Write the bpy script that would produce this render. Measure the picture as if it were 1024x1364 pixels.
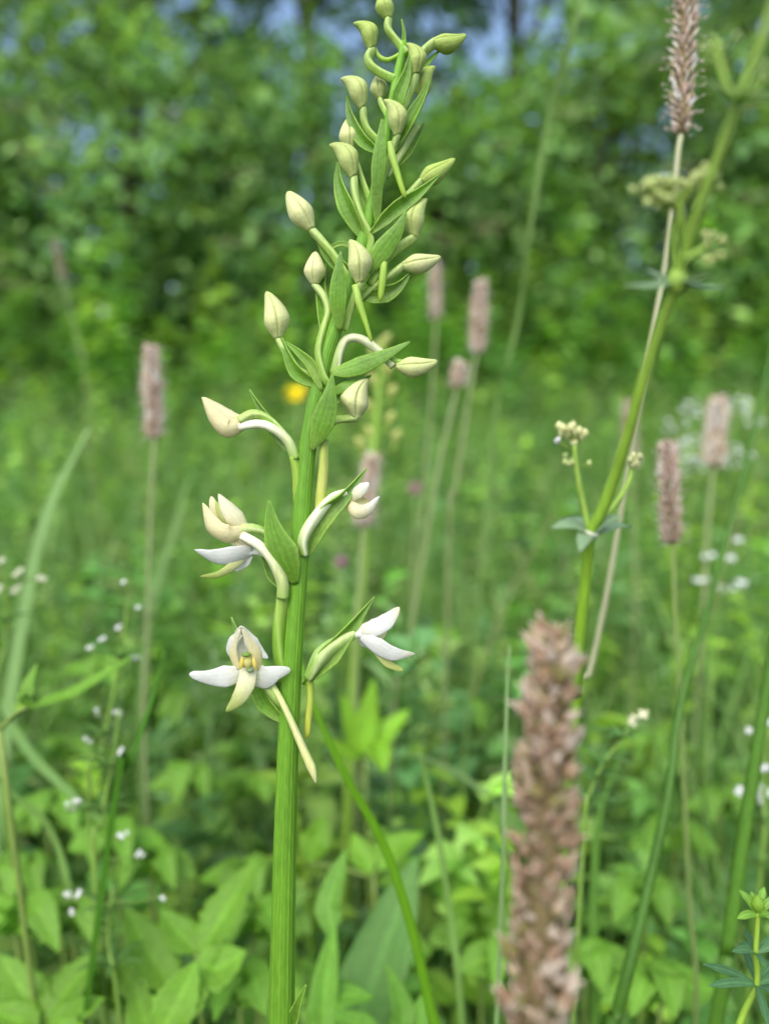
import bpy, math, random
import numpy as np
from mathutils import Vector

# ------------------------------------------------------------------ scene, camera, sky, sun
scene = bpy.context.scene
for o in list(bpy.data.objects):
    bpy.data.objects.remove(o, do_unlink=True)
col = scene.collection
random.seed(7)
rng = np.random.default_rng(11)

F = 1030.0            # focal length in photograph pixels (photo 1024 x 1364)
D0 = 0.156            # metres from the camera to the orchid
H = 0.36              # camera height above the meadow soil
PITCH = math.radians(9.0)
cam = bpy.data.cameras.new('camera')
cam_o = bpy.data.objects.new('camera', cam)
col.objects.link(cam_o)
cam_o.location = (0, 0, H)
cam_o.rotation_euler = (math.radians(90) - PITCH, 0, 0)
cam.sensor_fit = 'HORIZONTAL'
cam.sensor_width = 36
cam.lens = 36 * F / 1024
cam.clip_start = 0.01
cam.clip_end = 400
cam.dof.use_dof = True
cam.dof.focus_distance = D0 - 0.001
cam.dof.aperture_fstop = cam.lens / 3.6
scene.camera = cam_o

SUN_EL, SUN_AZ = math.radians(52), math.radians(200)      # azimuth clockwise from +Y: behind, over the left shoulder
world = bpy.data.worlds.new('World')
scene.world = world
world.use_nodes = True
wn = world.node_tree
sky = wn.nodes.new('ShaderNodeTexSky')
sky.sky_type = 'NISHITA'
sky.sun_disc = False
sky.sun_elevation = SUN_EL
sky.sun_rotation = SUN_AZ
sky.air_density = 1.0
sky.dust_density = 1.5
wn.links.new(sky.outputs[0], wn.nodes['Background'].inputs[0])
wn.nodes['Background'].inputs[1].default_value = 0.15
sun = bpy.data.lights.new('sun', 'SUN')
sun.energy = 2.4
sun.angle = math.radians(60)
sun.color = (1.0, 0.95, 0.84)
sun_o = bpy.data.objects.new('sun', sun)
col.objects.link(sun_o)
sd = Vector((math.sin(SUN_AZ) * math.cos(SUN_EL), math.cos(SUN_AZ) * math.cos(SUN_EL), math.sin(SUN_EL)))
sun_o.rotation_euler = sd.to_track_quat('Z', 'Y').to_euler()
sun_o.location = (0, -2, 6)

vs = scene.view_settings
vs.view_transform = 'Standard'
vs.look = 'None'
vs.exposure = 0.60
vs.gamma = 1.0
vs.use_curve_mapping = False
scene.render.engine = 'CYCLES'
scene.cycles.use_denoising = True
scene.cycles.max_bounces = 8
scene.cycles.transparent_max_bounces = 4
scene.cycles.sample_clamp_indirect = 4.0

# ------------------------------------------------------------------ helpers
CAM = np.array([0, 0, H])
FWD = np.array([0, math.cos(PITCH), -math.sin(PITCH)])
RIGHT = np.array([1.0, 0, 0])
UP = np.array([0, math.sin(PITCH), math.cos(PITCH)])
S = D0 / F            # metres per photo pixel at the orchid


def Q(x, y, d):
    "world point at depth d seen at photo pixel (x, y)"
    return CAM + FWD * d + RIGHT * ((x - 512) / F * d) + UP * ((682 - y) / F * d)


def O(x, y, z=0.0):
    "point near the orchid, z photo pixels behind its stem"
    return Q(x, y, D0 * (1 + z / F))


def ground_z(x, y):
    y = np.asarray(y, float)
    x = np.asarray(x, float)
    rise = 0.05 * np.clip(y - 0.4, 0, 4.6)
    rise = rise + 0.16 * np.clip(y - 5.0, 0, 9)
    return rise + 0.012 * np.sin(x * 2.3 + 1) * np.cos(y * 1.9) * np.clip(y, 0, 1)


def lin(r, g, b):
    f = lambda c: (c / 255 / 12.92) if c / 255 <= 0.04045 else ((c / 255 + 0.055) / 1.055) ** 2.4
    return np.array([f(r), f(g), f(b)])


def norm(v):
    v = np.asarray(v, float)
    return v / max(np.linalg.norm(v), 1e-12)


def spline(pts, n):
    pts = [np.asarray(p, float) for p in pts]
    if len(pts) == 2:
        t = np.linspace(0, 1, n)[:, None]
        return pts[0] * (1 - t) + pts[1] * t
    seg = np.array([np.linalg.norm(pts[i + 1] - pts[i]) for i in range(len(pts) - 1)])
    cum = np.concatenate([[0], np.cumsum(np.sqrt(np.maximum(seg, 1e-9)))])
    cum /= cum[-1]
    ext = [2 * pts[0] - pts[1]] + pts + [2 * pts[-1] - pts[-2]]
    out = []
    for t in np.linspace(0, 1, n):
        i = min(int(np.searchsorted(cum, t, side='right') - 1), len(pts) - 2)
        u = (t - cum[i]) / (cum[i + 1] - cum[i])
        p0, p1, p2, p3 = ext[i], ext[i + 1], ext[i + 2], ext[i + 3]
        out.append(0.5 * ((2 * p1) + (-p0 + p2) * u + (2 * p0 - 5 * p1 + 4 * p2 - p3) * u * u + (-p0 + 3 * p1 - 3 * p2 + p3) * u ** 3))
    return np.array(out)


def interp(vals, n):
    vals = np.asarray(vals, float)
    x = np.linspace(0, 1, len(vals))
    t = np.linspace(0, 1, n)
    if vals.ndim == 1:
        return np.interp(t, x, vals)
    return np.stack([np.interp(t, x, vals[:, k]) for k in range(vals.shape[1])], 1)


class MB:
    def __init__(self):
        self.v, self.f, self.c = [], [], []
        self.n = 0

    def add(self, v, f, c):
        v = np.asarray(v, float)
        c = np.asarray(c, float)
        if c.ndim == 1:
            c = np.tile(c, (len(v), 1))
        self.v.append(v)
        self.c.append(c)
        self.f += [tuple(int(i) + self.n for i in q) for q in f]
        self.n += len(v)
        return self

    # tube through points; radii list; ridges k with amplitude a; colour list along
    def tube(self, pts, radii, cols, n=None, m=10, k=0, a=0.0, ridge_col=None, flat=1.0, twist=0.0, cap=False, ribs=None):
        n = n or max(4 * len(pts), 8)
        c = spline(pts, n)
        r = interp(radii, n)
        if cap:
            tt = np.linspace(0, 1, n)
            r = r * np.sqrt(np.clip(1 - (np.clip(tt - 0.86, 0, 1) / 0.14) ** 2, 0.01, 1))
        cc = interp(cols, n) if np.asarray(cols).ndim == 2 else np.tile(np.asarray(cols, float), (n, 1))
        t = np.gradient(c, axis=0)
        t /= np.maximum(np.linalg.norm(t, axis=1)[:, None], 1e-12)
        ref = FWD if abs(t[0] @ FWD) < 0.9 else UP
        s = norm(np.cross(t[0], ref))
        V, C = [], []
        th = np.linspace(0, 2 * math.pi, m, endpoint=False)
        for i in range(n):
            s = norm(s - t[i] * (s @ t[i]))
            b = np.cross(t[i], s)
            w = np.cos(k * th + twist * i / n) if k else np.zeros(m)
            if ribs is not None:
                w = sum(hh * np.exp(-(((th - p0 + math.pi) % (2 * math.pi) - math.pi) / ww) ** 2) for p0, ww, hh in ribs)
            rr = r[i] * (1 + a * w)
            V.append(c[i] + np.outer(np.cos(th) * rr, s) + np.outer(np.sin(th) * rr * flat, b))
            col_i = np.tile(cc[i], (m, 1))
            if ridge_col is not None:
                q = np.clip((w - 0.35) / 0.65, 0, 1)[:, None]
                col_i = col_i * (1 - q) + np.asarray(ridge_col) * q
            C.append(col_i)
        V = np.concatenate(V + [c[:1], c[-1:]])
        C = np.concatenate(C + [cc[:1], cc[-1:]])
        fs = []
        for i in range(n - 1):
            for j in range(m):
                j2 = (j + 1) % m
                fs.append((i * m + j, i * m + j2, (i + 1) * m + j2, (i + 1) * m + j))
        for j in range(m):
            j2 = (j + 1) % m
            fs.append((n * m, j2, j))
            fs.append((n * m + 1, (n - 1) * m + j, (n - 1) * m + j2))
        return self.add(V, fs, C)

    # leaf blade: centreline points, full widths along, roll about the axis, cup (edges lifted to the viewer)
    def leaf(self, pts, widths, cols, n=16, m=7, roll=0.0, cup=0.25, fold=0.0, face=None, serr=0.0, nser=9,
             rib=None, edge=None, wave=0.0, veins=0.0, tip=False):
        c = spline(pts, n)
        w = interp(widths, n) / 2
        if tip:
            w = w * np.sqrt(np.clip(1 - (np.clip(np.linspace(0, 1, n) - 0.88, 0, 1) / 0.12) ** 2, 0.004, 1))
        cc = interp(cols, n) if np.asarray(cols).ndim == 2 else np.tile(np.asarray(cols, float), (n, 1))
        t = np.gradient(c, axis=0)
        t /= np.maximum(np.linalg.norm(t, axis=1)[:, None], 1e-12)
        face = -FWD if face is None else norm(face)
        V, C = [], []
        us = np.linspace(-1, 1, m)
        ph = random.random() * 6.28
        for i in range(n):
            s = np.cross(t[i], face)
            if np.linalg.norm(s) < 1e-3:
                s = np.cross(t[i], UP)
            s = norm(s)
            nn = norm(np.cross(s, t[i]))
            if nn @ face < 0:
                nn = -nn
            rl = roll if np.isscalar(roll) else np.interp(i / (n - 1), np.linspace(0, 1, len(roll)), roll)
            s2 = s * math.cos(rl) + nn * math.sin(rl)
            n2 = nn * math.cos(rl) - s * math.sin(rl)
            ww = w[i]
            if serr:
                x = (i / (n - 1) * nser) % 1.0
                ww = ww * (1 + serr * (1 - x) - serr * 0.5)
            for u in us:
                off = (cup * u * u + fold * abs(u)) * ww + wave * ww * u * math.sin(i / (n - 1) * 9 + ph)
                V.append(c[i] + s2 * u * ww + n2 * off)
                q = cc[i].copy()
                if rib is not None:
                    k = math.exp(-(u / 0.16) ** 2)
                    q = q * (1 - k) + np.asarray(rib) * k
                if veins:
                    q = q * (1 + veins * math.cos(u * 14))
                if edge is not None:
                    k = abs(u) ** 6
                    q = q * (1 - k) + np.asarray(edge) * k
                C.append(q)
        fs = []
        for i in range(n - 1):
            for j in range(m - 1):
                fs.append((i * m + j, i * m + j + 1, (i + 1) * m + j + 1, (i + 1) * m + j))
        return self.add(V, fs, C)

    def blob(self, centre, axis, length, width, cols, n=7, m=8, flat=1.0):
        a = norm(axis)
        pr = np.sin(np.linspace(0.12, math.pi - 0.12, n)) ** 0.8
        pts = [np.asarray(centre) + a * length * (t - 0.5) for t in np.linspace(0, 1, n)]
        return self.tube(pts, pr * width / 2, cols, n=n, m=m, flat=flat)

    def build(self, name, mat, parent=None, origin=None, thick=0.0, smooth=True):
        v = np.concatenate(self.v)
        if origin is not None:
            v = v - origin
        me = bpy.data.meshes.new(name)
        me.from_pydata(v.tolist(), [], self.f)
        at = me.color_attributes.new('Col', 'FLOAT_COLOR', 'POINT')
        cc = np.concatenate(self.c)
        at.data.foreach_set('color', np.concatenate([np.clip(cc, 0, 1), np.ones((len(cc), 1))], 1).astype(np.float32).ravel())
        if smooth:
            me.polygons.foreach_set('use_smooth', np.ones(len(me.polygons), dtype=bool))
        me.materials.append(mat)
        me.update()
        o = bpy.data.objects.new(name, me)
        col.objects.link(o)
        if parent is not None:
            o.parent = parent
        elif origin is not None:
            o.location = origin
        if thick:
            md = o.modifiers.new('thickness', 'SOLIDIFY')
            md.thickness = thick
            md.offset = 0
        return o


def tri_mesh(name, V, T, C, mat, parent=None, origin=None, smooth=True):
    "big triangle soup from arrays"
    if origin is not None:
        V = V - origin
    me = bpy.data.meshes.new(name)
    me.vertices.add(len(V))
    me.vertices.foreach_set('co', V.astype(np.float32).ravel())
    me.loops.add(len(T) * 3)
    me.loops.foreach_set('vertex_index', T.astype(np.int32).ravel())
    me.polygons.add(len(T))
    me.polygons.foreach_set('loop_start', np.arange(0, len(T) * 3, 3, dtype=np.int32))
    me.polygons.foreach_set('loop_total', np.full(len(T), 3, dtype=np.int32))
    if smooth:
        me.polygons.foreach_set('use_smooth', np.ones(len(T), dtype=bool))
    me.update(calc_edges=True)
    at = me.color_attributes.new('Col', 'FLOAT_COLOR', 'POINT')
    at.data.foreach_set('color', np.concatenate([np.clip(C, 0, 1), np.ones((len(C), 1))], 1).astype(np.float32).ravel())
    me.materials.append(mat)
    o = bpy.data.objects.new(name, me)
    col.objects.link(o)
    if parent is not None:
        o.parent = parent
    elif origin is not None:
        o.location = origin
    return o


def unit(a):
    return a / np.maximum(np.linalg.norm(a, axis=1)[:, None], 1e-9)


def leaf_field(pos, direc, nrm, length, width, colr, fold=0.25, droop=0.15):
    "N folded pointed leaves of 8 triangles as arrays"
    N = len(pos)
    direc = unit(direc)
    side = unit(np.cross(direc, nrm))
    nr = np.cross(side, direc)
    tx = np.array([0, -.36, 0, .36, -.5, 0, .5, -.3, 0, .3, 0])
    ty = np.array([0, .16, .18, .16, .42, .44, .42, .72, .74, .72, 1.0])
    tz = np.abs(tx) * fold - droop * ty ** 2
    V = (pos[:, None, :] + direc[:, None, :] * (ty[None, :, None] * length[:, None, None])
         + side[:, None, :] * (tx[None, :, None] * width[:, None, None])
         + nr[:, None, :] * (tz[None, :, None] * length[:, None, None]))
    T0 = np.array([[0, 2, 1], [0, 3, 2], [1, 2, 4], [2, 5, 4], [2, 3, 5], [3, 6, 5], [4, 5, 7], [5, 8, 7], [5, 6, 8], [6, 9, 8], [7, 8, 10], [8, 9, 10]])
    T = (T0[None] + (np.arange(N) * 11)[:, None, None]).reshape(-1, 3)
    mid = np.ones(11)
    mid[[2, 5, 8]] = 1.18
    C = colr[:, None, :] * mid[None, :, None]
    return V.reshape(-1, 3), T, C.reshape(-1, 3)


def blade_field(pos, height, width, lean_dir, lean, colr, seg=5):
    "N arching grass blades"
    N = len(pos)
    ld = np.stack([np.cos(lean_dir), np.sin(lean_dir), np.zeros(N)], 1)
    yaw = rng.uniform(0, 6.28, N)
    side = np.stack([np.cos(yaw), np.sin(yaw), np.zeros(N)], 1)
    Vs, Cs = [], []
    for k in range(seg + 1):
        t = k / seg
        ctr = pos + np.array([0, 0, 1.0]) * (height * (t - 0.35 * lean * t ** 3))[:, None] + ld * (height * lean * t ** 1.8)[:, None]
        w = width * (1 - t) ** 0.6 * 0.5 * (0.6 + 0.4 * min(1, t * 4))
        Vs += [ctr - side * w[:, None], ctr + side * w[:, None]]
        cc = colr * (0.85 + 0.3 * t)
        Cs += [cc, cc]
    V = np.stack(Vs, 1).reshape(-1, 3)
    C = np.stack(Cs, 1).reshape(-1, 3)
    T0 = []
    for k in range(seg):
        a = 2 * k
        T0 += [[a, a + 1, a + 3], [a, a + 3, a + 2]]
    T = (np.array(T0)[None] + (np.arange(N) * 2 * (seg + 1))[:, None, None]).reshape(-1, 3)
    return V, T, C


# ------------------------------------------------------------------ materials
def mat_plant(name, transl=0.3, rough=0.5, spec=0.4, tint=(1.0, 1.0, 1.0), bump=0.15, scale=900, var=0.18, sss=0.0, tr_boost=1.3, stretch=None):
    m = bpy.data.materials.new(name)
    m.use_nodes = True
    nt = m.node_tree
    N = nt.nodes
    L = nt.links
    for n in list(N):
        N.remove(n)
    out = N.new('ShaderNodeOutputMaterial')
    at = N.new('ShaderNodeAttribute')
    at.attribute_name = 'Col'
    tc = N.new('ShaderNodeTexCoord')
    mp = N.new('ShaderNodeMapping')
    if stretch:
        mp.inputs['Scale'].default_value = stretch
    L.new(tc.outputs['Object'], mp.inputs['Vector'])
    no = N.new('ShaderNodeTexNoise')
    no.inputs['Scale'].default_value = scale
    no.inputs['Detail'].default_value = 3
    L.new(mp.outputs[0], no.inputs['Vector'])
    no2 = N.new('ShaderNodeTexNoise')
    no2.inputs['Scale'].default_value = scale * 0.12
    no2.inputs['Detail'].default_value = 3
    L.new(mp.outputs[0], no2.inputs['Vector'])
    add = N.new('ShaderNodeMath')
    add.operation = 'ADD'
    L.new(no.outputs['Fac'], add.inputs[0])
    L.new(no2.outputs['Fac'], add.inputs[1])
    mr = N.new('ShaderNodeMapRange')
    mr.inputs['From Min'].default_value = 0.6
    mr.inputs['From Max'].default_value = 1.4
    mr.inputs['To Min'].default_value = 1 - var
    mr.inputs['To Max'].default_value = 1 + var
    L.new(add.outputs[0], mr.inputs['Value'])
    mul = N.new('ShaderNodeVectorMath')
    mul.operation = 'SCALE'
    L.new(at.outputs['Color'], mul.inputs[0])
    L.new(mr.outputs[0], mul.inputs['Scale'])
    pb = N.new('ShaderNodeBsdfPrincipled')
    pb.inputs['Roughness'].default_value = rough
    pb.inputs['Specular IOR Level'].default_value = spec
    L.new(mul.outputs[0], pb.inputs['Base Color'])
    if sss:
        pb.inputs['Subsurface Weight'].default_value = sss
        pb.inputs['Subsurface Radius'].default_value = (1.0, 0.8, 0.5)
        pb.inputs['Subsurface Scale'].default_value = 0.0022
    if bump:
        bp = N.new('ShaderNodeBump')
        bp.inputs['Strength'].default_value = bump
        bp.inputs['Distance'].default_value = 0.0004
        L.new(no.outputs['Fac'], bp.inputs['Height'])
        L.new(bp.outputs[0], pb.inputs['Normal'])
    if transl:
        tr = N.new('ShaderNodeBsdfTranslucent')
        tm = N.new('ShaderNodeVectorMath')
        tm.operation = 'MULTIPLY'
        tm.inputs[1].default_value = (tr_boost * tint[0], tr_boost * tint[1], tr_boost * tint[2])
        L.new(mul.outputs[0], tm.inputs[0])
        L.new(tm.outputs[0], tr.inputs['Color'])
        mx = N.new('ShaderNodeMixShader')
        mx.inputs[0].default_value = transl
        L.new(pb.outputs[0], mx.inputs[1])
        L.new(tr.outputs[0], mx.inputs[2])
        L.new(mx.outputs[0], out.inputs['Surface'])
    else:
        L.new(pb.outputs[0], out.inputs['Surface'])
    return m


M_STEM = mat_plant('orchid_stem_skin', 0.0, 0.45, 0.3, bump=0.22, scale=1500, var=0.26, stretch=(1, 1, 0.12))
M_BRACT = mat_plant('orchid_bract', 0.4, 0.42, 0.45, tint=(1.15, 1.1, 0.5), bump=0.25, scale=1300, var=0.24)
M_PETAL = mat_plant('orchid_petal', 0.45, 0.6, 0.25, tint=(1, 1, 0.93), bump=0.3, scale=1500, var=0.07, tr_boost=1.0)
M_BUD = mat_plant('orchid_bud_skin', 0.3, 0.55, 0.28, tint=(1, 1, .9), bump=0.3, scale=1400, var=0.13, tr_boost=1.0)
M_LEAF = mat_plant('herb_leaf', 0.38, 0.5, 0.35, tint=(1.2, 1.1, 0.4), bump=0.2, scale=500, var=0.2)
M_GRASS = mat_plant('grass_blade', 0.3, 0.45, 0.4, tint=(1.1, 1.1, 0.5), bump=0.1, scale=700, var=0.15, stretch=(1, 1, 0.1))
M_SPIKE = mat_plant('grass_spikelet', 0.25, 0.7, 0.2, tint=(1.05, 1, 0.9), bump=0.2, scale=1500, var=0.25)
M_BLOOM = mat_plant('small_bloom', 0.25, 0.6, 0.2, bump=0, scale=900, var=0.06, tr_boost=1.0)
M_CROWN = mat_plant('shrub_leaf', 0.35, 0.5, 0.35, tint=(1.15, 1.1, 0.45), bump=0.0, scale=60, var=0.2)
M_BARK = mat_plant('bark', 0.0, 0.9, 0.1, bump=0.5, scale=60, var=0.4)


def mat_soil():
    m = bpy.data.materials.new('soil')
    m.use_nodes = True
    nt = m.node_tree
    pb = nt.nodes['Principled BSDF']
    pb.inputs['Roughness'].default_value = 0.95
    no = nt.nodes.new('ShaderNodeTexNoise')
    no.inputs['Scale'].default_value = 14
    no.inputs['Detail'].default_value = 8
    tc = nt.nodes.new('ShaderNodeTexCoord')
    nt.links.new(tc.outputs['Object'], no.inputs['Vector'])
    cr = nt.nodes.new('ShaderNodeValToRGB')
    cr.color_ramp.elements[0].position = 0.35
    cr.color_ramp.elements[0].color = (0.022, 0.017, 0.010, 1)
    cr.color_ramp.elements[1].position = 0.68
    cr.color_ramp.elements[1].color = (0.045, 0.058, 0.018, 1)
    nt.links.new(no.outputs['Fac'], cr.inputs[0])
    nt.links.new(cr.outputs[0], pb.inputs['Base Color'])
    bp = nt.nodes.new('ShaderNodeBump')
    bp.inputs['Strength'].default_value = 0.6
    bp.inputs['Distance'].default_value = 0.02
    nt.links.new(no.outputs['Fac'], bp.inputs['Height'])
    nt.links.new(bp.outputs[0], pb.inputs['Normal'])
    return m


M_SOIL = mat_soil()


def tag(o, label=None, cat=None, group=None, kind=None):
    if label: o['label'] = label
    if cat: o['category'] = cat
    if group: o['group'] = group
    if kind: o['kind'] = kind
    return o


def thing(name, base, label, cat, group=None):
    o = bpy.data.objects.new(name, None)
    o.empty_display_size = 0.01
    col.objects.link(o)
    o.location = base
    return tag(o, label, cat, group)


def to_ground(p, dx=0.0, dy=0.0):
    x, y = p[0] + dx, p[1] + dy
    return np.array([x, y, float(ground_z(x, y)) - 0.006])


# ------------------------------------------------------------------ ground
gx = np.concatenate([np.linspace(-120, -6, 12), np.linspace(-5, 5, 41), np.linspace(6, 120, 12)])
gy = np.concatenate([np.linspace(-60, -2, 8), np.linspace(-1.5, 6, 46), np.linspace(7, 200, 16)])
GX, GY = np.meshgrid(gx, gy)
GZ = ground_z(GX, GY)
gm = MB()
nx = len(gx)
gf = [(j * nx + i, j * nx + i + 1, (j + 1) * nx + i + 1, (j + 1) * nx + i) for j in range(len(gy) - 1) for i in range(nx - 1)]
gm.add(np.stack([GX.ravel(), GY.ravel(), GZ.ravel()], 1), gf, np.array([.04, .04, .02]))
tag(gm.build('ground', M_SOIL), kind='structure')

# ------------------------------------------------------------------ hedge of shrubs and trees behind the meadow
LEAFC = [lin(104, 144, 76), lin(122, 160, 88), lin(90, 130, 70), lin(136, 172, 100), lin(94, 134, 84)]
CREAM = lin(222, 216, 168)
# thin places in the crowns, real tunnels of sparse leaves: (x, z, radius) on the hedge face at y = 4
THIN = []
for px, py, pr in [(60, 20, 85), (95, 145, 50), (20, 60, 40), (190, 15, 45), (240, 35, 35), (125, 210, 30), (380, 25, 60), (370, 120, 35), (420, 230, 25),
                   (470, 30, 55), (455, 90, 60), (540, 100, 60), (600, 50, 85), (570, 140, 50), (660, 50, 105), (690, 110, 75), (640, 130, 60), (775, 60, 75), (800, 110, 50), (760, 30, 70),
                   (780, 200, 45), (868, 180, 35), (860, 310, 40), (845, 355, 25), (800, 170, 35), (930, 30, 40), (995, 90, 35), (560, 20, 80), (700, 20, 90)]:
    q = Q(px, py, 1.0) - CAM
    q = CAM + q * (4.2 / q[1])
    THIN.append((q[0], q[2], pr * 0.62 / F * 4.2))
THIN = np.array(THIN)


def keep_mask(p, depth=4.0):
    k = depth / 4.2
    d = np.sqrt((p[:, None, 0] - THIN[None, :, 0] * k) ** 2 + (p[:, None, 2] - H - (THIN[None, :, 1] - H) * k) ** 2) / (THIN[None, :, 2] * k)
    m = d.min(1)
    prob = np.clip((0.46 if depth < 4.5 else 0.5) + 0.65 * np.clip((m - 0.5) / 0.8, 0, 1), 0, 1) * np.where(p[:, 2] > 1.35, 0.70, 1.0)
    return rng.uniform(0, 1, len(p)) < prob


def make_shrub(name, label, group, x, y, height, rx, ry, nleaf, leaf_len, colours, flowers, cat='shrub', low=0.0):
    base = np.array([x, y, float(ground_z(x, y)) - 0.02])
    root = thing(name, base, label, cat, group)
    mb = MB()
    tips = []
    nst = 5 if cat == 'shrub' else 1
    for k in range(nst):
        a = random.uniform(0, 6.28)
        h = height * random.uniform(0.55, 0.85)
        sp = 0.35 * rx if cat == 'shrub' else 0.1
        p1 = base + np.array([math.cos(a) * sp * 0.3, math.sin(a) * sp * 0.3, h * 0.35])
        p2 = base + np.array([math.cos(a) * sp, math.sin(a) * sp, h])
        r = 0.022 if cat == 'shrub' else 0.07
        mb.tube([base, p1, p2], [r, r * 0.75, r * 0.3], lin(74, 66, 54), n=8, m=7)
        for b in range(5):
            t = random.uniform(0.3, 0.95)
            s = p1 * (1 - t) + p2 * t
            a2 = random.uniform(0, 6.28)
            e = s + np.array([math.cos(a2) * rx * 0.6, math.sin(a2) * ry * 0.6, height * random.uniform(0.08, 0.22)])
            mb.tube([s, (s + e) / 2 + np.array([0, 0, .04]), e], [r * 0.4, r * 0.28, r * 0.12], lin(80, 74, 58), n=6, m=5)
            tips.append(e)
    mb.build('trunk', M_BARK, root, origin=base)
    # clumps of leaves through the crown's volume
    ncl = max(60, nleaf // 34)
    u = unit(rng.normal(size=(ncl, 3)))
    rad = rng.uniform(0.25, 1.0, ncl) ** 0.45
    z0 = base[2] + low * height
    cc = np.stack([x + u[:, 0] * rad * rx, y + u[:, 1] * rad * ry, z0 + (height * (1 - low)) * (0.5 + 0.5 * u[:, 2] * rad)], 1)
    csz = rng.uniform(0.05, 0.13, ncl) * (0.62 if cat == 'tree' else 0.85)
    ctone = rng.uniform(0.6, 1.6, ncl)
    idx = rng.integers(0, ncl, nleaf)
    off = rng.normal(size=(nleaf, 3)) * csz[idx][:, None] * np.array([1, 1, 0.75])
    pos = cc[idx] + off
    ok = keep_mask(pos, y) & (pos[:, 2] > base[2] + 0.03)
    pos, idx, off = pos[ok], idx[ok], off[ok]
    n = len(pos)
    out = unit(np.stack([(pos[:, 0] - x) / rx, (pos[:, 1] - y) / ry, (pos[:, 2] - z0 - height * 0.45) / height], 1))
    direc = unit(out * 0.7 + unit(off) * 0.5 + rng.normal(size=(n, 3)) * 0.45 + np.array([0, 0, -0.15]))
    nrm = unit(np.array([0, 0, 0.9]) + out * 0.5 + rng.normal(size=(n, 3)) * 0.5)
    L = leaf_len * rng.uniform(0.65, 1.25, n)
    W = L * rng.uniform(0.5, 0.7, n)
    cols = np.array(colours)[rng.integers(0, len(colours), n)] * (ctone[idx] * rng.uniform(0.85, 1.15, n))[:, None]
    V, T, C = leaf_field(pos, direc, nrm, L, W, cols)
    cr = tri_mesh('crown', V, T, C, M_CROWN, root, base)
    cr['kind'] = 'stuff'
    # flat cream flower heads on the outside of the crown
    for k in range(flowers):
        cand = [random.randrange(n) for _ in range(400)]
        cand = [i for i in cand if base[2] + 0.35 < pos[i][2] < base[2] + 0.95 * height and abs(pos[i][0] - x) < rx * 0.9]
        i = min(random.sample(cand, min(40, len(cand))), key=lambda i: pos[i][1])
        c = pos[i] + np.array([0, -0.06, 0.02])
        fb = MB()
        fb.tube([c - np.array([0, -0.05, 0.05]), c], [0.002, 0.0015], lin(110, 140, 70), n=3, m=5)
        for q in range(22):
            r = 0.07 * math.sqrt(random.random())
            a = random.uniform(0, 6.28)
            pp = c + np.array([r * math.cos(a), r * math.sin(a), 0.012 * random.random() - 0.1 * r])
            fb.tube([c - np.array([0, 0, 0.02]), pp], [0.0008, 0.0006], lin(130, 150, 90), n=2, m=3)
            fb.blob(pp, (0, 0, 1), 0.006, random.uniform(0.011, 0.017), CREAM * random.uniform(0.75, 1.0), n=4, m=6)
        fb.build('flower_cluster', M_BLOOM, root, origin=base)
    return root


FL = 'dense green hedge shrub dotted with flat cream flower heads beyond the meadow'
for (x, y, h, rx, nl, nf, ci) in [(-2.35, 3.75, 1.9, 0.8, 7500, 7, 0), (-1.35, 3.9, 2.15, 0.75, 8500, 9, 1), (-0.45, 4.0, 1.8, 0.7, 7500, 4, 2),
                                  (0.4, 3.95, 1.75, 0.7, 7500, 7, 0), (1.2, 3.8, 2.0, 0.75, 8500, 9, 1), (2.15, 3.7, 2.15, 0.8, 8500, 6, 2)]:
    make_shrub('hedge_shrub', FL, 'flowering shrubs of the hedge', x, y, h, rx, 0.6, int(nl * 1.15), 0.066, LEAFC[ci:ci + 3], nf)
TL = 'taller dark green tree standing behind the flowering hedge, sky showing through its crown'
for (x, y, h, rx, nl) in [(-2.9, 4.9, 4.0, 1.0, 9000), (-1.6, 5.2, 4.4, 1.05, 10500), (-0.4, 5.1, 4.3, 1.05, 12500), (0.75, 5.2, 4.4, 1.05, 12500), (1.9, 5.0, 4.2, 1.05, 10000), (3.0, 4.8, 4.0, 1.0, 9000)]:
    make_shrub('hedge_tree', TL, 'trees behind the hedge', x, y, h, rx, 0.7, nl, 0.075, [LEAFC[0] * 0.8, LEAFC[2] * 0.8, LEAFC[4] * 0.8], 0, cat='tree', low=0.03)

# ------------------------------------------------------------------ meadow growth (uncountable)
def patch(x, y):
    a = np.sin(x * 5.1 + 1.3 * np.sin(y * 4.3)) * np.cos(y * 3.7 + 0.9 * np.sin(x * 6.1))
    b = np.sin(x * 13.7 + 2.1 * np.sin(y * 9.1)) * np.cos(y * 11.3 + 1.7 * np.sin(x * 12.7))
    return np.clip(0.5 + 0.3 * a + 0.35 * b, 0, 1)


def scatter(n, y0, y1, power=1.0, spread=0.62, margin=0.12):
    y = y0 + (y1 - y0) * rng.uniform(0, 1, n) ** power
    x = rng.uniform(-1, 1, n) * (y * spread + margin)
    return x, y


GR = [lin(108, 156, 74), lin(128, 172, 84), lin(96, 144, 74), lin(148, 184, 94), lin(106, 150, 92), lin(150, 190, 70)]


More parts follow.
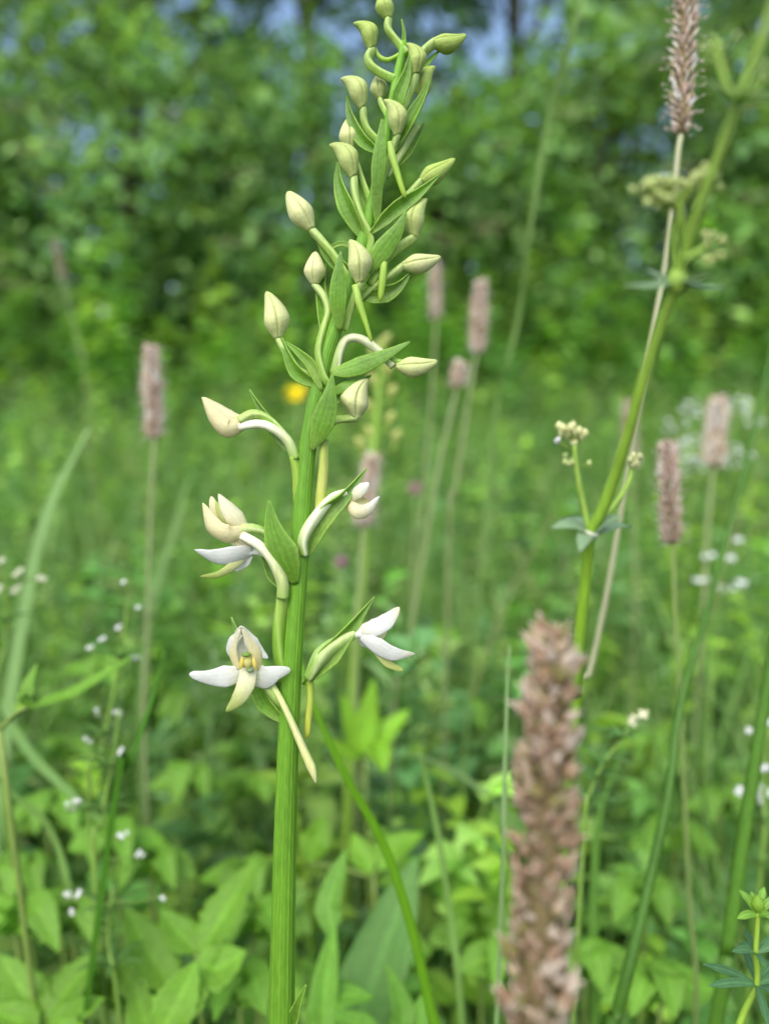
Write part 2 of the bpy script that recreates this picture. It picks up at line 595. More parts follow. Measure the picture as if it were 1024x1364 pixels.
def meadow_leaves(name, label, n, y0, y1, power, hmax, L0, L1, cols, wr=(0.45, 0.7)):
    x, y = scatter(n, y0, y1, power)
    pt = patch(x, y)
    g = ground_z(x, y)
    hh = hmax * (1 + 0.35 * np.clip(y - 2.4, 0, 1.6)) * (0.2 + 0.8 * pt) * rng.uniform(0.05, 1, n) ** 0.75
    pos = np.stack([x, y, g + hh], 1)
    a = rng.uniform(0, 6.28, n)
    d = np.stack([np.cos(a), np.sin(a), rng.uniform(-0.25, 0.75, n)], 1)
    nrm = unit(np.array([0, 0, 1.0]) + rng.normal(size=(n, 3)) * 0.45)
    L = rng.uniform(L0, L1, n) * (0.8 + 0.25 * np.clip(y, 0, 3))
    W = L * rng.uniform(*wr, n)
    c = np.array(cols)[rng.integers(0, len(cols), n)] * (rng.uniform(0.75, 1.25, n) * (0.85 + 0.3 * pt))[:, None]
    V, T, C = leaf_field(pos, d, nrm, L, W, c)
    # stalks carrying the leaves down to the soil
    k = rng.choice(n, n // 3, replace=False)
    base = np.stack([x[k] + rng.normal(size=len(k)) * 0.01, y[k] + rng.normal(size=len(k)) * 0.01, g[k] - 0.005], 1)
    top = pos[k]
    sd_ = np.tile(np.array([[0.0011, 0, 0]]), (len(k), 1))
    SV = np.stack([base - sd_, base + sd_, top + sd_ * 0.6, top - sd_ * 0.6], 1).reshape(-1, 3)
    ST = (np.array([[0, 1, 2], [0, 2, 3]])[None] + (np.arange(len(k)) * 4)[:, None, None]).reshape(-1, 3)
    SC = np.repeat(c[k] * 0.9, 4, axis=0)
    V2 = np.concatenate([V, SV]); T2 = np.concatenate([T, ST + len(V)]); C2 = np.concatenate([C, SC])
    return tag(tri_mesh(name, V2, T2, C2, M_LEAF), label, 'herbs', kind='stuff')


meadow_leaves('meadow_herbs', 'low mixed green herb leaves covering the meadow floor', 15000, 0.24, 4.3, 1.3, 0.075, 0.014, 0.030, GR)


def meadow_plants(name, label, nplant, y0, y1, power, h0, h1, per, L0, L1, cols, wr, flare, upright):
    "many small upright leafy stems standing apart, leaves set along each stem"
    px_, py_ = scatter(nplant, y0, y1, power)
    pt_ = patch(px_ * 1.3, py_ * 1.3 + 2)
    far = np.clip((py_ - 0.5) / 3.0, 0, 1)
    hp_ = (h0 + (h1 - h0) * rng.uniform(0, 1, nplant) ** 1.6) * (0.45 + 0.75 * pt_) * (0.75 + 0.75 * far)
    tone = rng.uniform(0.55, 1.6, nplant)
    hue = rng.integers(0, len(cols), nplant)
    lean = rng.normal(size=(nplant, 2)) * 0.16
    idx = np.repeat(np.arange(nplant), per)
    n = len(idx)
    t = rng.uniform(0.25, 1.0, n) ** 0.8
    g = ground_z(px_, py_)
    sx = px_[idx] + lean[idx, 0] * hp_[idx] * t ** 1.5
    sy = py_[idx] + lean[idx, 1] * hp_[idx] * t ** 1.5
    pos = np.stack([sx, sy, g[idx] + hp_[idx] * t], 1)
    a_ = rng.uniform(0, 6.28, n)
    d = np.stack([np.cos(a_), np.sin(a_), rng.uniform(-0.3, 0.5, n) + upright * t], 1)
    nrm = unit(np.array([0, 0, 1.0]) + rng.normal(size=(n, 3)) * 0.3)
    L = rng.uniform(L0, L1, n) * (1.15 - flare * t) * (0.85 + 0.75 * far[idx])
    W = L * rng.uniform(*wr, n)
    c = np.array(cols)[hue[idx]] * (tone[idx] * rng.uniform(0.85, 1.15, n))[:, None]
    V, T, C = leaf_field(pos, d, nrm, L, W, c, fold=0.3, droop=0.25)
    sv = np.tile(np.array([[0.0012, 0, 0]]), (nplant, 1))
    b0 = np.stack([px_, py_, g - 0.005], 1)
    t0 = np.stack([px_ + lean[:, 0] * hp_, py_ + lean[:, 1] * hp_, g + hp_], 1)
    m0 = (b0 + t0) / 2 - np.stack([lean[:, 0] * hp_, lean[:, 1] * hp_, 0 * hp_], 1) * 0.15
    SV = np.stack([b0 - sv, b0 + sv, m0 - sv, m0 + sv, t0 - sv * .5, t0 + sv * .5], 1).reshape(-1, 3)
    ST = (np.array([[0, 1, 3], [0, 3, 2], [2, 3, 5], [2, 5, 4]])[None] + (np.arange(nplant) * 6)[:, None, None]).reshape(-1, 3)
    SC = np.repeat(np.array(cols)[hue] * 0.95, 6, axis=0)
    return tag(tri_mesh(name, np.concatenate([V, SV]), np.concatenate([T, ST + len(V)]), np.concatenate([C, SC]), M_LEAF), label, 'herbs', kind='stuff')


meadow_plants('leafy_growth', 'tangle of small leafy stems filling the meadow', 3200, 0.32, 4.3, 1.15, 0.05, 0.27, 18, 0.016, 0.036, GR, (0.4, 0.75), 0.4, 0.2)
meadow_plants('narrow_leaf_growth', 'tangle of narrow-leaved stems among the meadow herbs', 1500, 0.4, 4.3, 1.1, 0.08, 0.33, 20, 0.018, 0.034, [lin(112, 148, 92), lin(128, 160, 104), lin(104, 142, 76), lin(146, 170, 110)], (0.14, 0.3), 0.35, 0.5)
meadow_plants('hedge_foot_growth', 'taller leafy growth along the foot of the hedge', 1100, 2.8, 4.0, 0.8, 0.2, 0.62, 26, 0.03, 0.06, GR[:4], (0.4, 0.7), 0.3, 0.2)
x, y = scatter(13000, 0.3, 3.9, 1.3)
pt = patch(x + 3, y - 1)
gc = np.array([lin(112, 152, 72), lin(128, 166, 92), lin(98, 142, 60), lin(140, 168, 100)])[rng.integers(0, 4, len(x))] * rng.uniform(0.8, 1.2, len(x))[:, None]
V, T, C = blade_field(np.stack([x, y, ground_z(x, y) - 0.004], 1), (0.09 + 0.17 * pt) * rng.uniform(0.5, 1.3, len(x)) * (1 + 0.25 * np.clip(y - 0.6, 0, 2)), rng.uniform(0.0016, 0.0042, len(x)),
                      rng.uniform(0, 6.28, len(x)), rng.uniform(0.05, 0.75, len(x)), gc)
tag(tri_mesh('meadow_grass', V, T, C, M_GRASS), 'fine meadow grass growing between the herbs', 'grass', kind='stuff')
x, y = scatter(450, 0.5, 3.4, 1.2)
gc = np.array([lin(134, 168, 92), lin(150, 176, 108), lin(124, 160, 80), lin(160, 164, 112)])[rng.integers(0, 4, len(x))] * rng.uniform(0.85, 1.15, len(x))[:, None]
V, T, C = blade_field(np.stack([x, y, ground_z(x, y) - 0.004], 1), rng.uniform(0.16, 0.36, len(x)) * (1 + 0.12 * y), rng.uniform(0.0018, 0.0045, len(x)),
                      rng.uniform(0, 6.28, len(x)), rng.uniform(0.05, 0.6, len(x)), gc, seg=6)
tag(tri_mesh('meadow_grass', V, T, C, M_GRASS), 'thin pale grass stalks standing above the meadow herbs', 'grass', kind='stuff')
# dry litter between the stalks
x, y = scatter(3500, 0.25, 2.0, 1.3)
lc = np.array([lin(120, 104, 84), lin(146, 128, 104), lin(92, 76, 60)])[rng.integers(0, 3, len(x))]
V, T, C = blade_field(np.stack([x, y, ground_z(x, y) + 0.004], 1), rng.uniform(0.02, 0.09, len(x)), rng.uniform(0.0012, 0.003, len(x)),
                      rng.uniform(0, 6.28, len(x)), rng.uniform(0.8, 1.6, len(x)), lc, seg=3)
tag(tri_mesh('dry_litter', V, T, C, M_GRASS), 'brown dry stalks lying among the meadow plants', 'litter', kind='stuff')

# ------------------------------------------------------------------ the orchid in focus
WHITE = lin(243, 243, 240)
CREAMY = lin(248, 241, 200)
YELLOW = lin(224, 214, 150)
PALEG = lin(205, 214, 140)
BUDG = lin(192, 214, 112)
SPURG = lin(190, 200, 110)
STEMG = lin(98, 146, 38)
STEMR = lin(120, 164, 58)
BRG = lin(120, 166, 54)
BRL = lin(154, 188, 86)
BRB = lin(118, 158, 70)


def make_orchid():
    base = to_ground(O(372, 1364), 0.0, -0.012)
    root = thing('orchid', base, 'greenish white butterfly orchid in sharp focus, tall ribbed stem with buds and open flowers', 'orchid', None)
    px = lambda w: w * S
    st = [base, O(370, 1700, 2), O(373, 1500), O(375, 1364), O(378, 1200), O(382, 1050), O(388, 900), O(398, 750), O(407, 620), O(418, 550), O(432, 480), O(451, 425),
          O(470, 370), O(486, 310), O(499, 260), O(511, 200), O(522, 140), O(532, 85), O(538, 55)]
    rr = [21, 21, 20, 19, 18.5, 17.5, 16.5, 15, 14, 13.5, 12.5, 11.5, 11, 10, 9, 8, 7, 6, 4]
    mb = MB()
    mb.tube(st, [px(r) for r in rr], [STEMG * 0.85, STEMG * 0.9, STEMG * 0.86, STEMG * 0.95, STEMG * 0.9, STEMG, STEMG * 0.95, STEMG * 1.05, STEMG, STEMG * 1.12, STEMG * 1.15, STEMG * 1.2, STEMG * 1.25, STEMG * 1.3], n=90, m=128, a=0.05, ridge_col=STEMR,
            ribs=[(0.15, .12, .9), (0.55, .05, .8), (0.82, .045, 1.0), (1.12, .04, .45), (1.5, .05, .8), (1.82, .04, .4), (2.15, .05, .9), (2.5, .045, .6), (3.0, .14, .9), (3.9, .12, .8), (4.7, .1, .8), (5.5, .1, .8)])
    mb.build('stem', M_STEM, root, origin=base)

    def tube(name, pts, rad, cols, parent, m=10, k=3, a=0.06, rc=None, flat=1.0):
        b = MB()
        b.tube([O(*p) for p in pts], [px(r) for r in rad], cols, n=max(6 * len(pts), 18), m=m * 2 + 4, k=k, a=a, ridge_col=rc, flat=flat, twist=4.0 if k else 0, cap=(name == 'spur'))
        return b.build(name, M_STEM, parent, origin=base)

    def bract(pts, widths, roll=0.0, cup=0.3, parent=None, cols=None, fold=0.12, spot=None):
        b = MB()
        cs = cols if cols is not None else [BRL * 0.95, BRG * 1.1, BRG, BRB]
        widths = [widths[0] * 0.35] + [0.5 * (widths[0] + widths[1])] + list(widths[1:-1]) + [0.5 * (widths[-2] + widths[-1]), widths[-1]]
        b.leaf([O(*p) for p in pts], [px(w * 0.88) for w in widths], [c * random.uniform(0.92, 1.1) for c in cs], n=24, m=15, roll=roll, cup=cup, fold=fold, edge=BRL * 1.15, veins=0.11, wave=0.05)
        o = b.build('bract', M_BRACT, parent or root, origin=base, thick=px(1.6))
        return o

    def petal(name, pts, widths, cols, parent, roll=0.0, cup=0.3, fold=0.0, rib=None, wave=0.0, thick=2.0, edge=None):
        b = MB()
        b.leaf([O(*p) for p in pts], [px(w) for w in widths], cols, n=32, m=13, roll=roll, cup=cup, fold=fold, rib=rib, wave=wave + 0.04, edge=edge, veins=0.04, tip=True)
        return b.build(name, M_PETAL, parent, origin=base, thick=px(thick * 0.6))

    def bud(tip, bs, width, g, ov, orad=5.5, hook=(0, 0, 0), roll=0.0, peak=0.4, flatten=0.92, spur=None):
        "closed bud: core with three overlapping sepals, a ribbed ovary and often a spur"
        width *= 0.84
        orad *= 0.80
        B, T = O(*bs), O(*tip)
        ax = T - B
        Ln = np.linalg.norm(ax)
        ax = ax / Ln
        hk = (RIGHT * px(hook[0]) - UP * px(hook[1]) + FWD * px(hook[2])) * 5.0
        s = norm(np.cross(ax, FWD))
        bb = np.cross(ax, s)
        g = min(1.0, g * 1.25)
        c0 = BUDG * g + lin(247, 243, 190) * (1 - g)
        cb = lin(196, 212, 124) * 0.5 + c0 * 0.5
        ct = BUDG * (0.65 + 0.35 * g) + CREAMY * (0.35 - 0.35 * g)
        n = 26

        def prof(t):
            t = float(np.clip(t, 0, 1))
            r0 = min(0.8, orad * 0.9 / (width / 2))
            if t < peak:
                x = t / peak
                return r0 + (1 - r0) * math.sin(x * math.pi / 2) ** 1.3
            x = (t - peak) / (1 - peak)
            v = 1 - 0.84 * x ** 1.45
            if x > 0.86:
                v *= math.sqrt(max(0.0, 1 - ((x - 0.86) / 0.14) ** 2))
            return v

        core = MB()
        cpts = [B + ax * Ln * t + hk * (t ** 2.4 - t) for t in np.linspace(0, 0.97, 10)]
        core.tube(cpts, [max(px(width) / 2 * 0.86 * float(prof(t + 0.02)), px(1.0)) for t in np.linspace(0, 0.97, 10)], c0 * 0.85, n=12, m=12)
        core_o = core.build('bud', M_BUD, root, origin=base)
        for k in range(3):
            phi0 = roll + k * 2.0944
            V, C = [], []
            m = 21
            half = 1.10
            for i in range(n):
                t = i / (n - 1)
                te = 0.004 + 0.994 * t
                cc = B + ax * Ln * te + hk * (te ** 2.4 - te)
                r = px(width) / 2 * 1.04 * float(prof(te))
                for j in range(m):
                    u = -1 + 2 * j / (m - 1)
                    ph = phi0 + u * half
                    bulge = 1.02 + 0.10 * (1 - abs(u) ** 2.5) - 0.17 * abs(u) ** 7
                    if u > 0:
                        bulge += 0.05 * u ** 3
                    V.append(cc + (s * math.cos(ph) * flatten + bb * math.sin(ph)) * r * bulge)
                    q = cb * (1 - t) ** 3 + c0 * (1 - (1 - t) ** 3)
                    q = q * (1 - 0.6 * t ** 4) + ct * 0.6 * t ** 4
                    q = q * (1 + 0.045 * math.cos(u * 17) * math.sin(math.pi * t)) * (1 + 0.05 * math.sin(k * 2.1 + t * 5))
                    e = abs(u) ** 9 * 0.7
                    q = q * (1 - e) + lin(168, 184, 92) * e
                    C.append(q)
            fs = [(i * m + j, i * m + j + 1, (i + 1) * m + j + 1, (i + 1) * m + j) for i in range(n - 1) for j in range(m - 1)]
            sb = MB()
            sb.add(V, fs, C)
            sb.build('sepal', M_BUD, core_o, origin=base, thick=px(0.9))
        if ov:
            oc = [lin(200, 212, 150) * (1 - 0.5 * g) + lin(150, 185, 80) * 0.5 * g, lin(160, 190, 92), lin(124, 166, 58)]
            tube('ovary', [tuple(np.array(bs) * 0.9 + np.array(tip) * 0.1), bs] + ov, [orad * 0.9, orad * 1.02] + [orad * 0.95] + [orad] * (len(ov) - 1), oc, core_o, m=8, k=3, a=0.1, rc=lin(176, 200, 116))
        if spur:
            tube('spur', spur[0], [q * 0.78 for q in spur[1]], [lin(166, 194, 92), lin(150, 186, 70), lin(158, 190, 66)], core_o, m=6, k=0, a=0)
        return core_o

    # --- buds: tip, base, width, greenness, ovary path ...
    bud((512, -12, -2), (517, 24, 0), 27, 0.75, [(517, 38, 0), (530, 56, 2), (542, 72, 0)], 6.5, roll=0.5, hook=(2, 0, 0))
    bud((471, 30, -8), (495, 65, -4), 27, 0.8, [(490, 76, -3), (494, 86, -2), (506, 96, 0), (526, 106, 0)], 7, hook=(-5, 4, 0), roll=0.9,
        spur=([(499, 64, 3), (505, 75, 3), (518, 79, 2), (538, 68, 0)], [4, 4.2, 4, 3]))
    bud((621, 46, 4), (577, 57, 2), 27, 0.85, [(562, 70, 2), (548, 92, 2), (536, 112, 2)], 8, hook=(0, -4, 0), roll=0.15)
    bud((542, 57, -24), (553, 99, -20), 27, 0.7, [(550, 115, -16), (540, 140, -8), (524, 165, -2)], 6, hook=(-5, 2, 0), roll=0.75)
    bud((579, 88, 4), (562, 130, 4), 30, 0.85, [(550, 155, 4), (535, 185, 4), (520, 205, 3)], 6.5, hook=(5, 2, 0), roll=0.3)
    bud((454, 104, -8), (483, 144, -6), 31, 0.5, [(485, 160, -4), (492, 175, -2), (506, 190, 0)], 6, hook=(-4, 5, 0), roll=0.85)
    bud((503, 100, 24), (506, 131, 20), 27, 0.35, [(510, 142, 12), (519, 158, 4)], 5, roll=0.4)
    bud((512, 132, -26), (529, 180, -18), 29, 0.5, [(524, 195, -12), (514, 225, -5), (505, 250, -1)], 5.5, hook=(-5, 3, 0), roll=0.55,
        spur=([(519, 190, -24), (523, 210, -28), (532, 240, -28), (540, 264, -26)], [5.5, 6.5, 5, 4]))
    bud((463, 158, 10), (466, 199, 8), 30, 0.25, [(474, 215, 8), (485, 245, 6), (496, 275, 3)], 5, roll=0.7)
    bud((439, 192, -10), (471, 236, -8), 32, 0.55, [(472, 255, -9), (480, 285, -8), (494, 318, -4), (488, 345, -1)], 6.5, hook=(-4, 5, 0), roll=0.8)
    bud((606, 211, 2), (561, 241, 0), 29, 0.8, [(545, 258, 0), (520, 280, 0), (500, 300, 0)], 7, hook=(2, -3, 0), roll=0.2)
    bud((383, 255, -2), (415, 306, 0), 37, 0.12, [(428, 320, 0), (445, 340, 0), (464, 372, 0)], 7, roll=0.75, hook=(1, 1, 0))
    bud((420, 335, 8), (419, 379, 6), 32, 0.05, [(431, 395, 4), (437, 415, 2), (430, 440, -6), (424, 470, -10), (431, 500, -12), (438, 512, -10)], 6, roll=0.35, hook=(0, 0, 0))
    bud((466, 319, -26), (479, 377, -20), 36, 0.3, [(473, 395, -14), (466, 415, -7), (458, 440, -2)], 7, hook=(-4, 2, 0), roll=0.45,
        spur=([(473, 380, -24), (478, 402, -26), (487, 430, -26), (495, 456, -24)], [6, 6.5, 4.5, 3]))
    bud((568, 264, -4), (551, 315, -2), 33, 0.55, [(535, 326, -2), (515, 345, -2), (492, 380, -1)], 7, hook=(5, 2, 0), roll=0.3,
        spur=([(514, 330, -10), (511, 355, -14), (509, 375, -15), (506, 402, -14)], [5, 6, 6.5, 4.5]))
    bud((587, 342, 2), (536, 354, 0), 30, 0.2, [(522, 365, 0), (500, 380, 0), (474, 402, 0)], 6.5, hook=(0, -2, 0), roll=0.35)
    bud((355, 388, -4), (371, 451, -2), 38, 0.22, [(384, 474, -2), (400, 494, -3), (424, 503, -6)], 7, hook=(-3, 0, 0), roll=0.6)
    bud((583, 481, -4), (527, 488, -6), 31, 0.3, None, hook=(0, -3, 0), roll=0.3)
    bud((489, 504, -6), (474, 556, 0), 44, 0.18, [(462, 558, 4), (448, 560, 5), (432, 568, 4)], 7, hook=(6, 2, -4), roll=0.75)
    bud((440, 440, 26), (430, 486, 22), 26, 0.05, [(428, 500, 18), (424, 520, 6)], 5, roll=0.4)

    # ovary arch of the lower right bud (pale tube leaving the stem)
    b19 = tube('ovary', [(524, 488, -4), (505, 468, -2), (482, 452, 0), (462, 452, 0), (452, 470, 0), (446, 498, 0)], [5, 6, 6, 6, 6.5, 7], [lin(214, 220, 160), lin(222, 226, 180), lin(130, 168, 64)], root, rc=lin(224, 226, 184))
    tube('pedicel', [(540, 484, -8), (520, 478, -4), (500, 466, 4)], [4, 5, 4], [lin(150, 186, 84), lin(140, 180, 76)], root)

    # --- bracts with the buds
    bract([(530, 165, -10), (529, 135, -24), (541, 100, -28), (546, 72, -30)], [14, 20, 16, 2], cup=0.35)
    bract([(536, 110, 4), (536, 70, 6), (538, 45, 4), (535, 25, 2)], [10, 9, 7, 1.5], cup=0.3)
    bract([(528, 195, -6), (543, 165, -12), (562, 130, -14), (572, 106, -12)], [14, 20, 15, 2], cup=0.4, roll=0.3)
    bract([(522, 125, 4), (548, 104, 6), (572, 80, 8), (586, 66, 8)], [12, 16, 12, 2], cup=-0.2, roll=0.4)
    bract([(508, 205, 0), (482, 185, -2), (467, 155, -1), (462, 128, 2)], [12, 20, 15, 2], cup=0.4, roll=0.5, cols=[BRG, BRG, BRB, BRB])
    bract([(502, 300, -8), (502, 255, -20), (505, 210, -28), (508, 178, -30), (509, 158, -30)], [12, 17, 22, 17, 3], cup=-0.2, cols=[BRL * 0.9, BRG, BRG * 1.05, BRG])
    bract([(521, 225, 10), (540, 205, 12), (556, 180, 12), (565, 163, 12)], [12, 16, 11, 2], cup=0.4, cols=[BRL, BRL, BRB, BRB])
    tube('ovary', [(556, 166, 8), (543, 187, 8), (530, 210, 5), (514, 235, 2)], [4, 5.5, 5.5, 5], [lin(190, 205, 120), lin(160, 190, 90)], root, rc=lin(210, 218, 150))
    bract([(489, 325, -2), (464, 278, -8), (452, 245, -6), (450, 215, -4)], [14, 26, 20, 3], cup=0.45, roll=0.45, cols=[BRL * 0.9, BRG, BRG, BRB])
    bract([(498, 300, 2), (477, 250, 10), (472, 215, 12), (470, 190, 12)], [10, 16, 12, 2], cup=0.3)
    bract([(494, 310, -10), (525, 280, -16), (556, 258, -14), (586, 232, -10)], [15, 22, 17, 2], cup=0.35, roll=-0.4, cols=[BRL, BRG * 1.1, BRG, BRG])
    bract([(472, 365, 6), (452, 352, 8), (433, 335, 6), (422, 318, 4)], [12, 22, 16, 2], cup=0.3, roll=0.5)
    bract([(452, 440, -14), (450, 400, -26), (451, 365, -30), (454, 334, -30)], [13, 26, 22, 2], cup=-0.22)
    bract([(490, 362, -12), (508, 335, -20), (528, 308, -22), (541, 281, -22)], [22, 30, 24, 2], cup=-0.25, roll=-0.1)
    bract([(478, 398, 2), (510, 392, 6), (530, 382, 6), (548, 362, 4)], [14, 26, 18, 2], cup=0.5, roll=-0.3, cols=[BRL, BRL, BRB, BRB])
    bract([(484, 345, -2), (470, 330, 14), (452, 325, 20), (427, 338, 22)], [7, 8, 8, 6], cup=0.3, cols=[BRL * 0.9] * 4)
    bract([(436, 475, 2), (433, 425, 12), (428, 385, 14), (434, 350, 14)], [12, 22, 18, 2], cup=0.3)
    bract([(427, 515, -4), (398, 498, -8), (384, 475, -8), (374, 448, -6)], [14, 22, 16, 2], cup=0.4, roll=0.4)
    bract([(428, 520, -10), (415, 488, -12), (398, 470, -12), (380, 455, -6)], [12, 16, 12, 3], cup=0.35, cols=[BRL, BRL, BRG, BRG])
    bract([(440, 497, -6), (470, 490, -14), (510, 474, -16), (546, 455, -16)], [18, 28, 22, 2], cup=-0.25, roll=0.15)
    bract([(438, 545, 2), (458, 520, 4), (478, 510, 0), (494, 500, -4)], [14, 18, 14, 2], cup=0.3, cols=[BRL, BRL * 0.9, BRG, BRG])
    bract([(440, 525, -2), (456, 516, -8), (474, 510, -8), (488, 506, -8)], [12, 17, 14, 3], cup=-0.3, roll=0.3, cols=[BRL * .9, BRG * 1.1, BRG * 1.1, BRG])
    bract([(415, 600, -14), (427, 570, -24), (437, 535, -28), (443, 498, -26)], [10, 36, 30, 2], cup=-0.25, cols=[BRL, BRG, BRG * 0.92, BRG])
    bract([(397, 610, 4), (372, 578, 12), (350, 548, 14), (332, 519, 16)], [16, 22, 15, 2], cup=0.3, roll=0.5, cols=[BRL, BRB, BRB * .9, BRB * .9])
    bract([(394, 778, -14), (379, 745, -24), (364, 706, -26), (358, 666, -24)], [22, 50, 34, 3], cup=-0.2, roll=0.1, cols=[BRG * 1.1, BRG, BRG, BRG])
    bract([(408, 745, 2), (430, 690, -4), (458, 662, -6), (488, 624, -4)], [10, 30, 22, 1.5], cup=0.55, roll=-0.3, cols=[BRL, BRL * 0.9, BRB, BRB])
    bract([(404, 912, 2), (430, 880, -6), (462, 843, -8), (499, 795, -6)], [14, 34, 24, 1.5], cup=0.5, roll=-0.25, cols=[BRG, BRL * 0.8, BRG, BRB])
    bract([(384, 965, -6), (362, 945, -2), (345, 920, 4), (308, 822, 8)], [12, 32, 24, 2], cup=0.25, roll=0.4)
    bract([(388, 790, 4), (368, 770, 12), (356, 748, 14), (345, 720, 14)], [10, 22, 16, 2], cup=0.3, cols=[BRB] * 4)
    bract([(386, 1375, -4), (392, 1355, -10), (398, 1335, -16), (408, 1312, -20)], [14, 18, 12, 2], cup=0.3, roll=0.4, cols=[BRG * .8, BRG * 0.8])

    # --- pale ovaries and spurs lying along the stem
    tube('ovary', [(391, 608, -4), (395, 630, -3), (396, 655, -2), (394, 675, 0)], [6.5, 6.5, 6, 3], [lin(140, 174, 66), lin(150, 176, 66)], root)
    tube('spur', [(431, 585, -6), (431, 620, -4), (428, 655, -3), (422, 700, -2)], [6, 7, 7, 4], [lin(160, 184, 80), lin(186, 192, 100), lin(176, 188, 80)], root)
    tube('ovary', [(376, 795, -10), (372, 830, -7), (372, 870, -4), (378, 910, -1)], [8, 9, 8.5, 6], [lin(150, 182, 80), lin(120, 162, 52), lin(112, 156, 48)], root, rc=lin(150, 184, 84))
    tube('spur', [(412, 895, 2), (413, 930, 4), (411, 960, 4), (409, 984, 3)], [5, 5, 5, 3.5], [lin(150, 176, 66), lin(172, 186, 80), lin(180, 184, 70)], root)
    tube('ovary', [(405, 740, -8), (404, 720, -12), (414, 698, -12), (440, 665, -6), (462, 655, -4)], [6.5, 7.5, 8, 6.5, 5], [lin(130, 168, 64), lin(196, 208, 150), lin(214, 222, 180), lin(210, 218, 170)], root, rc=lin(222, 228, 190))
    tube('ovary', [(410, 905, -4), (430, 872, -8), (455, 853, -6), (478, 842, -5)], [6, 12, 9, 5], [lin(120, 160, 60), lin(160, 188, 110), lin(170, 198, 110), lin(190, 208, 140)], root, rc=lin(190, 206, 140))
    # bud opening at the upper left, on an arched pale spur
    fl = tube('flower', [(394, 612, -4), (384, 588, -6), (365, 572, -8), (345, 565, -9), (318, 568, -10)], [7, 6.5, 6, 6, 6], [lin(136, 172, 70), lin(206, 214, 160), lin(226, 228, 196), lin(232, 232, 204)], root)
    tube('ovary', [(318, 560, -12), (338, 551, -10), (360, 560, -4), (388, 590, 0)], [6, 6, 5.5, 5], [lin(180, 200, 116), lin(140, 178, 76), lin(130, 170, 70)], fl, rc=lin(190, 208, 130))
    petal('sepal', [(323, 565, -12), (302, 572, -20), (284, 556, -20), (269, 529, -16)], [18, 26, 20, 3], [lin(240, 234, 190), CREAMY, CREAMY, CREAMY * .95], fl, roll=0.35, cup=-0.55)
    petal('sepal', [(322, 558, -10), (305, 552, -14), (290, 542, -14), (271, 529, -14)], [14, 20, 15, 3], [CREAMY, lin(244, 238, 204), CREAMY], fl, roll=-0.5, cup=-0.5)
    petal('sepal', [(322, 562, -2), (303, 562, 6), (286, 550, 2), (271, 530, -8)], [18, 26, 18, 3], [CREAMY, CREAMY, CREAMY], fl, roll=0.0, cup=0.4)

    # half open flower on the left, three cream sepals parting
    fl = tube('flower', [(377, 797, -16), (376, 775, -18), (362, 746, -20), (345, 727, -20), (322, 713, -18)], [8, 8, 7, 6.5, 6], [lin(150, 182, 86), lin(196, 206, 140), lin(222, 224, 186), lin(230, 230, 204)], root)
    tube('ovary', [(322, 704, -16), (338, 704, -16), (356, 712, -12), (380, 740, -4)], [6, 6, 5.5, 5], [lin(190, 206, 130), lin(140, 178, 80), lin(130, 170, 70)], fl, rc=lin(200, 214, 150))
    petal('sepal', [(325, 709, -18), (303, 714, -30), (282, 702, -32), (270, 670, -26)], [16, 27, 24, 4], [lin(238, 230, 186), CREAMY, CREAMY, CREAMY], fl, roll=0.4, cup=-0.5)
    petal('sepal', [(325, 705, -16), (314, 690, -22), (302, 675, -22), (291, 658, -18)], [16, 25, 19, 3], [CREAMY, lin(246, 242, 214), lin(246, 242, 220)], fl, roll=-0.3, cup=-0.5)
    petal('petal', [(318, 706, -10), (298, 692, -12), (286, 675, -12), (281, 661, -10)], [12, 18, 14, 4], [CREAMY, CREAMY, lin(244, 238, 208)], fl, roll=0.1, cup=0.4)
    petal('lip', [(316, 705, -16), (298, 690, -20), (291, 678, -20), (288, 668, -18)], [8, 10, 8, 3], [PALEG, PALEG, BUDG], fl, cup=-0.3)

    # open white flower just below, seen from the side
    fl = tube('flower', [(380, 760, 6), (360, 742, 2), (345, 735, 0), (330, 734, -4)], [5, 5.5, 5.5, 6], [lin(130, 170, 70), lin(210, 218, 180), WHITE * 0.9], root)
    petal('sepal', [(336, 733, -8), (310, 741, -18), (285, 742, -20), (259, 732, -16)], [18, 27, 21, 3], [WHITE * .96, WHITE, WHITE, WHITE], fl, roll=0.5, cup=-0.25, wave=0.05)
    petal('sepal', [(333, 738, -2), (326, 748, 2), (318, 755, 6), (312, 760, 10)], [10, 15, 11, 4], [WHITE, WHITE, WHITE], fl, roll=-0.3, cup=-0.2)
    petal('sepal', [(335, 728, -4), (322, 722, -4), (312, 720, -4), (305, 717, -4)], [14, 18, 14, 5], [WHITE, lin(244, 242, 222), lin(244, 240, 214)], fl, cup=0.4)
    petal('petal', [(333, 730, -8), (322, 726, -12), (315, 720, -14), (310, 714, -12)], [9, 12, 9, 3], [CREAMY, CREAMY, CREAMY], fl, roll=0.6, cup=0.3)
    petal('lip', [(325, 742, -6), (308, 756, -14), (290, 766, -18), (267, 768, -16)], [10, 12, 9, 3], [lin(238, 236, 190), lin(210, 218, 140), lin(180, 200, 96)], fl, roll=0.35, cup=-0.3)

    # small opening flower on the right
    fl = tube('flower', [(440, 690, 4), (455, 672, 2), (468, 664, 0)], [5, 6, 6], [lin(140, 178, 80), lin(200, 214, 150), CREAMY], root)
    petal('sepal', [(464, 664, -4), (474, 655, -10), (484, 648, -11), (491, 643, -8)], [12, 20, 16, 5], [CREAMY, lin(246, 244, 226), WHITE], fl, roll=0.3, cup=-0.5)
    petal('sepal', [(464, 672, -4), (476, 682, -10), (490, 679, -12), (505, 661, -8)], [14, 20, 15, 2], [CREAMY, lin(244, 238, 210), WHITE], fl, roll=-0.2, cup=-0.45)
